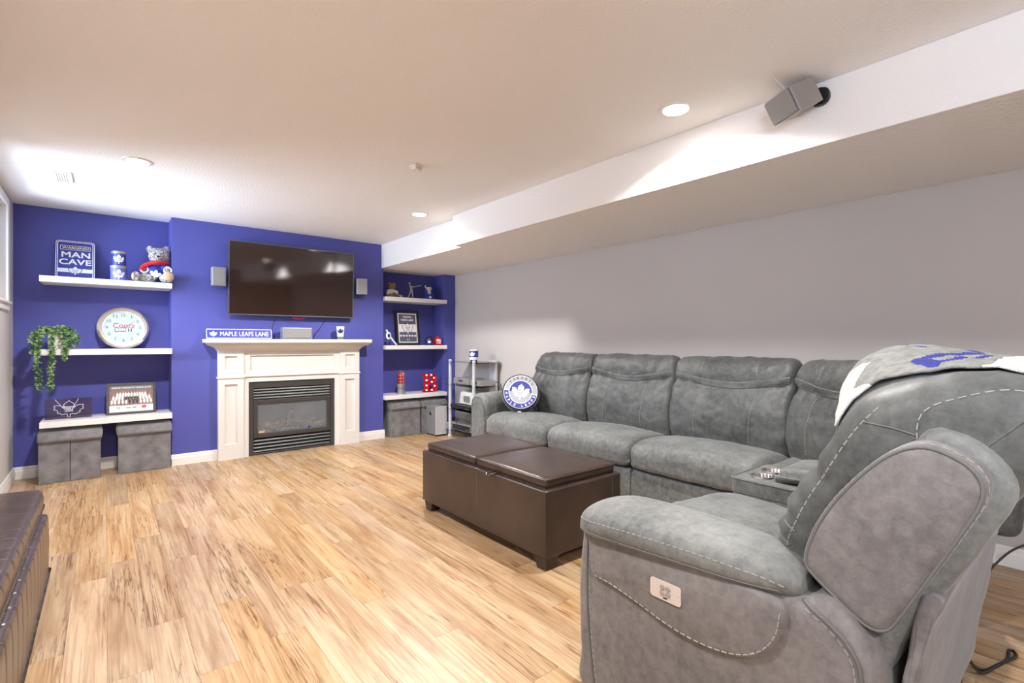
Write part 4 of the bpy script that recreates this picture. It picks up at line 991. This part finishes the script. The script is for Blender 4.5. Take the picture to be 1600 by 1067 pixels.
for sx in (0, 1):
    for sy in (0, 1):
        cx = ox0+.010 if sx == 0 else ox1-.010; cy = oy0+.010 if sy == 0 else oy1-.010; dx = 1 if sx == 0 else -1; dy = 1 if sy == 0 else -1
        V = [(cx, cy, .068), (cx+dx*.10, cy, .068), (cx+dx*.10, cy+dy*.10, .068), (cx, cy+dy*.10, .068), (cx+dx*.008, cy+dy*.008, 0), (cx+dx*.075, cy+dy*.008, 0), (cx+dx*.075, cy+dy*.075, 0), (cx+dx*.008, cy+dy*.075, 0)]
        B().raw(V, [(0, 1, 2, 3), (7, 6, 5, 4), (0, 4, 5, 1), (1, 5, 6, 2), (2, 6, 7, 3), (3, 7, 4, 0)]).build('foot', 'footwood', t)

# ================================================================== leather bench by the left wall
t = T('leather_bench', 'tufted brown leather bench along the left wall', 'bench', (-.43, 2.7, 0))
bx0, bx1, by0, by1 = -.605, -.228, 1.70, 3.50
def ridged(name, x0, x1, y0, y1, z0, z1, r, pitch, amp, phase=0):
    prof = [(x0, z0), (x1, z0), (x1, z1-r), (x1-r*.3, z1-r*.3), (x1-r, z1), (x0+r, z1+.004), (x0, z1-r)]
    N = []
    base = [(x0+.002, z0), ((x0+x1)/2, z0), (x1-.002, z0), (x1, z0+.004), (x1+.003, (z0+z1)/2), (x1, z1-r), (x1-.29*r, z1-.29*r), (x1-r, z1), ((x0+x1)/2, z1+.006), (x0+r, z1), (x0+.29*r, z1-.29*r), (x0, z1-r), (x0, z0+.004)]
    def dsp(w_, i, px, pz):
        f = ((w_*(y1-y0)+phase) % pitch)/pitch
        if pz < z0+.01: return 0
        g = min(f, 1-f)*pitch
        return -amp*math.exp(-(g/.007)**2)+amp*.10*math.sin(PI*f)**.5
    return loft(name, base, (0, y0, 0), (0, 1, 0), (1, 0, 0), y1-y0, .012, 'leatherb', t, n=72, mid=int((y1-y0)/.008), disp=dsp, wr=.002)
ridged('bench_body', bx0, bx1, by0, by1, .035, .335, .02, .125, .003)
ridged('bench_seat', bx0, bx1-.030, by0+.02, by1+.14, .338, .432, .028, .125, .0025, .05)
for y_ in (by0+.1, by1-.1):
    for x_ in (bx0+.06, bx1-.07): B().lathe([(.001, 0), (.018, 0), (.025, .036), (.001, .036)], (x_, y_, 0), 14).build('foot', 'footwood', t)

# ================================================================== sectional sofa
S = T('sectional_sofa', 'grey suede reclining sectional sofa along the grey wall', 'sofa', (2.6, 1.8, 0))
X0 = 2.915   # front of the long run; u runs back from it
seat_prof = [(.03, .31), (.005, .36), (.0, .42), (.02, .468), (.075, .497), (.20, .512), (.36, .505), (.52, .485), (.62, .46), (.62, .36), (.62, .31), (.3, .30)]
back_prof = [(.52, .45), (.485, .52), (.470, .62), (.480, .73), (.515, .84), (.545, .905), (.553, .945), (.560, 1.00), (.595, 1.065), (.655, 1.098), (.72, 1.088), (.775, 1.03), (.79, .90), (.79, .70), (.78, .45), (.65, .43)]
YS = (3.985, 3.105, 2.235, 1.335)
def seat(A, axis, e1, L, prof=seat_prof, name='seat_cushion', m='suede'):
    def dome_(q, w_): return q+Vector((0, 0, .026*(math.sin(PI*min(1, max(0, w_)))**.7-.5)*min(1, max(0, (q.z-.38)/.1))))
    return loft(name, prof, A, axis, e1, L, .055, m, S, bulge=.008, mid=22, wr=.008, post=dome_)
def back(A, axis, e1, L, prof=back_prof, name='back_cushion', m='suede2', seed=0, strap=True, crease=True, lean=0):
    def dsp(w_, i, px, pz):
        e = 0
        if crease and px < .62:   # gathered creases radiating from the strap line
            zc = .925-.035*math.sin(PI*w_)
            e -= .012*math.exp(-((pz-zc)/.03)**2)
            e += .010*math.sin(w_*46+pz*34+seed)*math.exp(-((pz-zc)/.11)**2)*abs(2*w_-1)**1.3
            for ws in (.27, .73): e -= .008*math.exp(-((w_-ws-.03*(.9-pz))/.012)**2)
        return e
    o, bv = loft(name, prof, A, axis, e1, L, .05, m, S, bulge=.010, mid=44, wr=.016, disp=dsp, n=110, post=(lambda q, w_: q-Vector(axis).normalized()*lean*min(1, max(0, (w_-.55)/.45))*min(1, max(0, (q.z-.5)/.55))) if lean else None)
    A = Vector(A); ax = Vector(axis).normalized(); e1 = Vector(e1).normalized()
    def P(w_, z): return A+ax*(L*w_)-e1*.2+Vector((0, 0, z))
    if strap:
        lo = [P(.03, .935), P(.15, .915), P(.35, .885), P(.5, .878), P(.65, .885), P(.85, .915), P(.97, .935)]
        hi = [p+Vector((0, 0, .055)) for p in lo]
        st = band(bv, lo, hi, e1, o, m, 'strap', off=.011)
        stitch(bv, [p+Vector((0, 0, .006)) for p in lo], e1, o, off=.0112, r=.0012); stitch(bv, [p-Vector((0, 0, .006)) for p in hi], e1, o, off=.0112, r=.0012)
    for ws in (.27, .73):
        stitch(bv, [P(ws, 1.06), P(ws, .98)], e1, o); stitch(bv, [P(ws-.02, .87), P(ws+.005, .75), P(ws+.02, .62), P(ws+.02, .52)], e1, o)
    return o, bv
for k in range(3):
    L = YS[k]-YS[k+1]-.006
    A = (X0, YS[k+1]+.003, 0)
    o, bv = seat(A, (0, 1, 0), (1, 0, 0), L)
    stitch(bv, [(X0+.028, A[1]+.03, .9), (X0+.024, A[1]+L/2, .9), (X0+.028, A[1]+L-.03, .9)], (0, 0, -1), o, r=.0013)
    back((X0+.025, A[1], 0), (0, 1, 0), (1, 0, 0), L, seed=k, lean=.13 if k == 0 else 0)
    fp = [(.045, .075), (.030, .12), (.030, .24), (.045, .285), (.08, .295), (.12, .29), (.12, .075)]
    o, bv = loft('footrest_panel', fp, A, (0, 1, 0), (1, 0, 0), L, .02, 'suede', S, mid=10, wr=.005)
    stitch(bv, [(X0-.1, A[1]+L*.72, .09), (X0-.1, A[1]+L*.72, .28)], (1, 0, 0), o)
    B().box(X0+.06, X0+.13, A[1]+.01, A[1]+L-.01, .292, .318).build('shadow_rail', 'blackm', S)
B().box(X0+.12, 3.70, YS[3], YS[0], .06, .44, .01).build('frame_base', 'suedep', S)
B().prism([(3.66, .06), (3.74, .06), (3.765, .98), (3.74, 1.02), (3.69, 1.0)], 'xz', YS[3], YS[0]-.16, .01).build('rear_panel', 'suedep', S)
# far rolled arm
ap = [(.012, .06), (.0, .30), (-.008, .50), (-.012, .585), (.02, .655), (.09, .688), (.17, .685), (.235, .65), (.262, .58), (.262, .45), (.255, .06), (.13, .055)]
def arm_sc(w_): return 1
o, bv = loft('armrest', ap, (X0+.02, 4.005, 0), (1, 0, 0), (0, 1, 0), .80, .06, 'suede', S, mid=18, wr=.006, bulge=.004)
piping(bv, [(2.6, 4.03, .10), (2.6, 4.025, .50), (2.6, 4.05, .61), (2.6, 4.11, .650), (2.6, 4.19, .64), (2.6, 4.235, .57), (2.6, 4.24, .45), (2.6, 4.23, .10)], (1, 0, 0), o, .005)
for y_ in (4.05, 2.7, 1.5):
    for x_ in (X0+.16, 3.66): B().lathe([(.001, 0), (.022, 0), (.03, .06), (.001, .06)], (x_, y_, 0), 14).build('foot', 'brownfoot', S, smooth=True, autos=40)
# corner wedge
wd = B().prism([(2.715, 1.165), (2.80, 1.20), (2.93, 1.33), (3.45, 1.33), (3.52, 1.2), (3.22, .70), (3.0, .55), (2.715, .55)], 'xy', .30, .485, .045, seg=5)
wd.build('corner_seat', 'suede', S, smooth=True, autos=60)
B().prism([(2.73, 1.13), (2.98, 1.33), (3.70, 1.33), (3.70, 1.05), (3.30, .50), (2.73, .42)], 'xy', .06, .31, .01).build('corner_base', 'suedep', S)
wa = Vector((3.12, .655, 0)); wb = Vector((3.475, 1.325, 0)); wax = (wb-wa).normalized(); we = Vector((wax.y, -wax.x, 0))
back(wa-we*.56, wax, we, (wb-wa).length, seed=5)
back(Vector((2.72, .60, 0))-Vector((.15, -.98, 0)).normalized()*.0-Vector((.25, -.97, 0)).normalized()*.40, Vector((.97, .25, 0)), Vector((.25, -.97, 0)), .50, seed=8, strap=False)
# console with cup holders
c_, cv = rbox('console_body', 2.335, 2.715, .60, 1.175, .10, .505, .02, 'suede', S, wr=.003)
cups = ((2.455, 1.080), (2.590, 1.088))
fb = bmesh.new(); ee = []; rings = [rrect(2.332, 2.718, .60, 1.180, .03, 6)]+[[(x_+.0445*math.cos(-2*PI*k/28), y_+.0445*math.sin(-2*PI*k/28)) for k in range(28)] for x_, y_ in cups]
for ring in rings:
    vv = [fb.verts.new((p[0], p[1], .567)) for p in ring]
    ee += [fb.edges.new((vv[i], vv[(i+1) % len(vv)])) for i in range(len(vv))]
bmesh.ops.triangle_fill(fb, use_beauty=True, edges=ee); fb.verts.index_update()
V = [tuple(v.co) for v in fb.verts]; F = [tuple(v.index for v in f.verts) for f in fb.faces]; fb.free()
F = [f for f in F if all((sum(V[i][0] for i in f)/3-x_)**2+(sum(V[i][1] for i in f)/3-y_)**2 > .043**2 for x_, y_ in cups)]
b = B(); b.raw(V, F)
for ring in rings:
    n_ = len(ring); b.raw([(p[0], p[1], z) for z in (.567, .50) for p in ring], [(i, (i+1) % n_, n_+(i+1) % n_, n_+i) for i in range(n_)])
bmesh.ops.remove_doubles(b.bm, verts=b.bm.verts, dist=1e-5)
ct = b.build('console_top', 'suede', S)
B().tube([(p[0], p[1], .565) for p in rrect(2.333, 2.717, .60, 1.179, .03, 6)], .006, 6, True).build('piping', 'pipe', ct, smooth=True)
for x_, y_ in cups:
    B().lathe([(.054, .001), (.053, .006), (.047, .007), (.043, .002), (.040, -.055), (.036, -.060), (.001, -.060)], (x_, y_, .567), 32, cap=False).build('cup_holder', 'chrome', ct, smooth=True, autos=40)
lp = [(0, .572), (-.006, .60), (.0, .628), (.05, .642), (.20, .65), (.38, .645), (.42, .60), (.42, .572)]
o, bv = loft('console_lid', [(-a, z) for a, z in lp], (2.40, .985, 0), (1, 0, 0), (0, 1, 0), .30, .03, 'suede', S, mid=10, wr=.004)
piping(bv, [(2.41, 1.3, .60), (2.55, 1.3, .60), (2.69, 1.3, .60)], (0, -1, 0), o, .003)
# ---------------- end recliner, facing the chimney wall
RX0, RX1 = 1.43, 2.325
def mir(prof): return [(-a, z) for a, z in prof]
o, bv = seat((RX0, 1.275, 0), (1, 0, 0), (0, -1, 0), RX1-RX0)
stitch(bv, [(RX0+.03, 1.247, .9), (1.9, 1.251, .9), (RX1-.03, 1.247, .9)], (0, 0, -1), o, r=.0013)
fp = [(.045, .075), (.030, .12), (.030, .24), (.045, .285), (.08, .295), (.12, .29), (.12, .075)]
loft('footrest_panel', fp, (RX0, 1.26, 0), (1, 0, 0), (0, -1, 0), RX1-RX0, .02, 'suede', S, mid=10, wr=.004)
B().box(RX0, RX1, .34, 1.13, .06, .44, .01).build('frame_base', 'suedep', S)
rp = [(.585, .47), (.592, .56), (.588, .64), (.565, .74), (.530, .833), (.492, .90), (.455, .968), (.415, 1.025), (.378, 1.072), (.325, 1.108), (.25, 1.138), (.15, 1.155), (.075, 1.138), (.035, 1.08), (.06, .99), (.13, .90), (.21, .76), (.31, .58), (.36, .47), (.48, .45)]
def rdsp(w_, i, py, pz):
    e = 0
    if py > .40:
        e += .007*math.sin(pz*95+w_*9)*math.exp(-((pz-.72)/.14)**2)*(1 if w_ < .25 or w_ > .75 else .2)
        e -= .010*math.exp(-((pz-.90)/.02)**2)
    return e
def sstep(a, b, x):
    t_ = min(1, max(0, (x-a)/(b-a))); return t_*t_*(3-2*t_)
def rpost(q, w_):
    m_ = sstep(.06, .42, w_)*sstep(.04, .30, 1-w_)*sstep(.84, 1.08, q.z)*sstep(.16, .34, q.y)
    return q+Vector((0, .085, .072))*m_
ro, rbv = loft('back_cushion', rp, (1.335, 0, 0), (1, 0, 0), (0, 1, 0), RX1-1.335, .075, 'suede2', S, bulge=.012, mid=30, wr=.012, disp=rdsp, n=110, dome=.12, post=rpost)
sx = (1, 0, 0)
stitch(rbv, [(1.0, .545, .58), (1.0, .530, .70), (1.0, .490, .81), (1.0, .437, .913), (1.0, .385, 1.01), (1.0, .335, 1.075)], sx, ro, .012, .008, .0016)
stitch(rbv, [(1.0, .262, .97), (1.0, .266, 1.04), (1.0, .250, 1.078), (1.0, .20, 1.105), (1.0, .135, 1.125), (1.0, .08, 1.12)], sx, ro, .012, .008, .0016)
piping(rbv, [(1.0, .365, 1.035), (1.0, .31, 1.030), (1.0, .268, 1.02)], sx, ro, .002)
for z_ in (.715, .755): piping(rbv, [(1.0, .560-(z_-.7)*.3, z_), (1.0, .525-(z_-.7)*.3, z_-.012)], sx, ro, .0025)
# outer wing / back shell
wp = [(.470, .700), (.452, .775), (.405, .865), (.340, .950), (.285, 1.000), (.232, 1.018), (.175, .998), (.148, .965), (.150, .920), (.185, .840), (.245, .715), (.285, .635), (.308, .600), (.345, .598), (.400, .634), (.450, .672)]
wo, wbv = loft('back_shell', wp, (1.262, 0, 0), (1, 0, 0), (0, 1, 0), .10, .028, 'suedep', S, mid=6, n=80, dome=.35)
wc = Vector((.30, .80, 0))
loopp = [(wc.x+(a-wc.x)*.93, wc.y+(z-wc.y)*.95) for a, z in wp]
piping(wbv, [(1.0, a, z) for a, z in loopp], sx, wo, .004, n=90, closed=True)
stitch(wbv, [(1.0, wc.x+(a-wc.x)*.975, wc.y+(z-wc.y)*.98) for a, z in wp[1:11]], sx, wo, .011, .008, .0014)
rb = [(.262, 1.02), (.19, 1.035), (.130, .985), (.118, .92), (.150, .84), (.225, .69), (.285, .57), (.31, .50), (.36, .50), (.40, .62), (.36, .80)]
loft('rear_shell', rb, (1.305, 0, 0), (1, 0, 0), (0, 1, 0), RX1-1.305, .03, 'suede', S, mid=10, wr=.004, n=60)
loft('rear_skirt', [(.215, .70), (.243, .61), (.262, .47), (.291, .27), (.318, .11), (.335, .105), (.320, .27), (.290, .47), (.270, .61), (.25, .70)], (1.30, 0, 0), (1, 0, 0), (0, 1, 0), RX1-1.30, .008, 'suedep', S, mid=10, wr=.006, n=50)
# near arm: base block, upper bolster panel, pad
sp = [(1.115, .065), (1.142, .20), (1.150, .40), (1.135, .55), (1.11, .620), (.95, .625), (.70, .625), (.47, .630), (.40, .648), (.345, .600), (.318, .555), (.300, .45), (.292, .25), (.292, .065), (.70, .055)]
so, sbv = loft('arm_side_panel', sp, (1.222, 0, 0), (1, 0, 0), (0, 1, 0), .28, .035, 'suedep', S, mid=6, n=110, wr=.003, dome=.12)
bp = [(1.085, .61), (1.083, .54), (1.070, .475), (1.0, .462), (.90, .447), (.80, .425), (.70, .418), (.60, .432), (.53, .470), (.492, .530), (.480, .60), (.55, .625), (.80, .635), (1.0, .635)]
bo, bbv = loft('arm_bolster', bp, (1.206, 0, 0), (1, 0, 0), (0, 1, 0), .06, .018, 'suedep', S, mid=4, n=90, wr=.004, dome=.6)
stitch(bbv, [(1.0, a, z) for a, z in [(1.075, .474), (.99, .470), (.90, .455), (.80, .434), (.70, .427), (.605, .441), (.54, .478), (.503, .533), (.491, .595)]], sx, bo, .013, .006, .0018)
piping(sbv, [(1.0, 1.092, .60), (1.0, 1.098, .45), (1.0, 1.090, .28), (1.0, 1.065, .09)], sx, so, .004)
stitch(sbv, [(1.0, 1.082, .60), (1.0, 1.088, .45), (1.0, 1.080, .28), (1.0, 1.055, .09)], sx, so, .013, .006, .0016)
piping(sbv, [(1.0, .452, .628), (1.0, .40, .605), (1.0, .355, .565), (1.0, .335, .50), (1.0, .33, .30)], sx, so, .005)
stitch(sbv, [(1.0, .445, .615), (1.0, .40, .592), (1.0, .362, .555), (1.0, .347, .50), (1.0, .342, .30)], sx, so, .013, .006, .0016)
# pad: swept along y with changing section
V = []; F = []; N = 36; secs = []
keys = [(1.130, .25, .628), (1.115, .74, .628), (1.065, .96, .634), (1.0, 1.0, .640), (.85, .97, .646), (.70, .90, .650), (.60, .82, .650), (.53, .70, .648), (.485, .55, .644), (.460, .38, .640)]
K = [Vector(k) for k in keys]; K = cat_rom(K, 40, False)
sec = cat_rom([(-.150, -.028, 0), (-.160, -.006, 0), (-.142, .034, 0), (-.07, .056, 0), (.03, .060, 0), (.10, .045, 0), (.135, .0, 0), (.125, -.06, 0), (.0, -.075, 0), (-.11, -.050, 0)], N)
for k in K:
    for s_ in sec: V.append((1.335+s_.x*k.y+(1-k.y)*-.04, k.x, k.z+s_.y*(.25+.75*k.y)))
for i in range(len(K)-1):
    for j in range(N): F.append((i*N+j, i*N+(j+1) % N, (i+1)*N+(j+1) % N, (i+1)*N+j))
F += [tuple(range(N)), tuple((len(K)-1)*N+j for j in range(N))]
b = B().raw(V, F); bmesh.ops.recalc_face_normals(b.bm, faces=b.bm.faces); pbv = BVHTree.FromBMesh(b.bm)
pad = b.build('arm_pad', 'suede', S, smooth=True, autos=None)
stitch(pbv, [(1.0, 1.11, .646), (1.0, 1.0, .655), (1.0, .85, .662), (1.0, .70, .664), (1.0, .60, .661), (1.0, .53, .655), (1.0, .485, .643)], sx, pad, .012, .006, .0017)
piping(pbv, [(1.0, 1.12, .612), (1.0, 1.0, .616), (1.0, .85, .622), (1.0, .70, .627), (1.0, .60, .629), (1.0, .50, .634)], sx, pad, .0025)
# power control plate
cp = B().prism(rrect(-.048, .048, -.026, .026, .008), 'xy', 0, .006, .001, mtx=frame3((1.199, .787, .530), (0, -1, 0), (0, 0, 1))).build('control_plate', 'plate', S)
fxc = frame3((1.193, .787, .530), (0, -1, 0), (0, 0, 1))
for a in (-.009, .009):
    for c in (-.007, .009):
        q = B(); q.lathe([(.001, 0), (.0075, 0), (.0075, .002), (.005, .003), (.001, .003)], (a, c, 0), 14, mtx=fxc); q.build('button', 'silver', cp)
q = B(); q.box(-.006, .006, -.021, -.017, -.001, .0006, mtx=fxc); q.build('usb_slot', 'blackm', cp)
for a in (-.040, .040): q = B(); q.ell((a, 0, 0), (.002, .002, .001), 8, 6, mtx=fxc); q.build('screw', 'silver', cp)
for x_, y_ in ((1.27, 1.09), (1.27, .36), (2.25, 1.09), (2.25, .36)): B().lathe([(.001, 0), (.024, 0), (.034, .062), (.001, .062)], (x_, y_, 0), 14).build('foot', 'brownfoot', S, smooth=True, autos=40)

# ================================================================== knitted blanket over the recliner
bl = T('team_blanket', 'grey, white and blue knitted blanket draped over the recliner back', 'blanket', (1.95, .30, 1.15))
NX = 130; V = []; F = {'knitg': [], 'knitw': [], 'knitb': []}
bx0_, bx1_ = 1.455, 2.29
for i in range(130):
    f = i/129; an = math.radians(29+149*f)
    for j in range(NX+1):
        w_ = j/NX; x_ = bx0_+(bx1_-bx0_)*w_+.03*math.sin(f*7)*(1-w_)
        dv = Vector((0, math.cos(an), math.sin(an))); o_ = Vector((x_, .27, .90))
        h = cast(rbv, o_+dv*.3, -dv, .009+.005*noise.noise(Vector((x_*9, f*7, 1)))+.003*noise.noise(Vector((x_*25, f*18, 4))))
        V.append(tuple(h[0]) if h else tuple(o_+dv*.25))
STROKES = [((.455, .10), (.555, .36), .012), ((.50, .06), (.60, .34), .008), ((.455, .10), (.50, .06), .016), ((.42, .34), (.52, .60), .014), ((.395, .52), (.47, .78), .012)]
def pattern(f, w_):
    if f < .27+.07*abs(((w_*6) % 1)-.5)*2-.06*w_: return 'knitw'
    if f > .615: return 'knitw'
    p = Vector((f, w_*.5))
    for a_, b_, wd_ in STROKES:
        a_ = Vector((a_[0], a_[1]*.5)); b_ = Vector((b_[0], b_[1]*.5)); d_ = b_-a_
        t_ = min(1, max(0, (p-a_).dot(d_)/d_.length_squared))
        if (p-a_-d_*t_).length < wd_: return 'knitb'
    return 'knitg'
for i in range(129):
    for j in range(NX):
        F[pattern((27+149*(i+.5)/129)/176, (j+.5)/NX)].append((i*(NX+1)+j, i*(NX+1)+j+1, (i+1)*(NX+1)+j+1, (i+1)*(NX+1)+j))
for nm, mm in (('grey_field', 'knitg'), ('white_leaf', 'knitw'), ('blue_stripes', 'knitb')):
    b = B(); b.raw(V, F[mm])
    bmesh.ops.delete(b.bm, geom=[v for v in b.bm.verts if not v.link_faces], context='VERTS')
    o = b.build(nm, mm, bl, smooth=True, autos=None)
    so_ = o.modifiers.new('Solidify', 'SOLIDIFY'); so_.thickness = .006; so_.offset = 0

# ================================================================== round puck cushion
pn = Vector((-.62, -.72, .34)).normalized()
pc = Vector((3.20, 3.76, .702)); rt = Vector((0, 0, 1)).cross(pn).normalized(); upv = pn.cross(rt)
fx = Matrix(((rt.x, upv.x, pn.x, pc.x), (rt.y, upv.y, pn.y, pc.y), (rt.z, upv.z, pn.z, pc.z), (0, 0, 0, 1)))
t = T('puck_cushion', 'round black cushion with a white leaf and ring lettering', 'cushion', (3.22, 3.78, .50))
R = .185
B().lathe([(.001, -.075), (R*.8, -.075), (R*.96, -.065), (R, -.04), (R+.003, 0), (R, .04), (R*.97, .055), (R*.90, .062), (.001, .064)], n=56, mtx=fx).build('cushion_body', mat('black_plush', (.018, .018, .022), .9, bump=(160, .4), sheen=.4), t, smooth=True)
def disc(r0, r1, a0, a1, d, m, nm):
    n_ = 48; V = []; F = []
    for i in range(n_+1):
        a = a0+(a1-a0)*i/n_
        V += [fx @ Vector((r0*math.cos(a), r0*math.sin(a), d)), fx @ Vector((r1*math.cos(a), r1*math.sin(a), d))]
    for i in range(n_): F.append((2*i, 2*i+1, 2*i+3, 2*i+2))
    return B().raw([tuple(v) for v in V], F).build(nm, m, t)
disc(.001, .168, 0, 2*PI, .0645, 'white', 'white_disc')
gr = mat('print_grey', (.42, .44, .46), .7, bump=(80, .1))
disc(.118, .163, math.radians(-10), math.radians(168), .0652, gr, 'grey_ring')
disc(.118, .163, math.radians(172), math.radians(346), .0652, 'navy', 'blue_ring')
disc(.001, .111, 0, 2*PI, .0652, gr, 'grey_center')
disc(.001, .111, math.radians(-8), math.radians(176), .0656, 'navy', 'blue_center')
b = B(); add_leaf(b, 0, .002, .165, fx, 0, .0664, rot=-.12); b.build('leaf_emblem', 'white', t)
b = B()
for q, s_ in enumerate(('TORONTO', 'MAPLE', 'LEAFS')): add_text(b, s_, -.002-.003*q, .012-q*.019, .072-.008*q, .012, fx, .0672, .02, rot=-.12)
b.build('leaf_lettering', 'inkgrey', t)
b = B()
for k, ch in enumerate('TORONTO'):
    a = math.radians(133-k*16.5); add_text(b, ch, .141*math.cos(a), .141*math.sin(a), .020, .026, fx, .066, .02, rot=a-PI/2)
b.build('upper_lettering', 'dnavy', t)
b = B()
for k, ch in enumerate('MAPLE LEAFS'):
    if ch == ' ': continue
    a = math.radians(184+k*15.4); add_text(b, ch, .141*math.cos(a), .141*math.sin(a), .018, .026, fx, .066, .02, rot=a+PI/2)
b.build('lower_lettering', 'white', t)
b = B(); b.box(-.03, .005, -.205, -.185, .03, .034, mtx=fx); b.build('fabric_tag', 'white', t)

# ================================================================== loose cables behind the recliner
tag(B().tube(cat_rom([(2.36, .34, .12), (2.45, .31, .02), (2.55, .285, .006), (2.66, .26, .005), (2.755, .262, .005), (2.72, .24, .005), (2.60, .275, .005), (2.50, .315, .006), (2.40, .36, .10)], 60, False), .005, 8).build('recliner_cable', 'cable', smooth=True), 'black cable looped on the floor behind the recliner', 'cable')
tag(B().tube(cat_rom([(2.70, .42, .22), (3.0, .38, .15), (3.3, .36, .155), (3.60, .32, .16), (3.775, .25, .15), (3.775, .0, .135)], 50, False), .005, 8).build('wall_cable', 'cable', smooth=True), 'black cable running along the baseboard behind the sofa', 'cable')
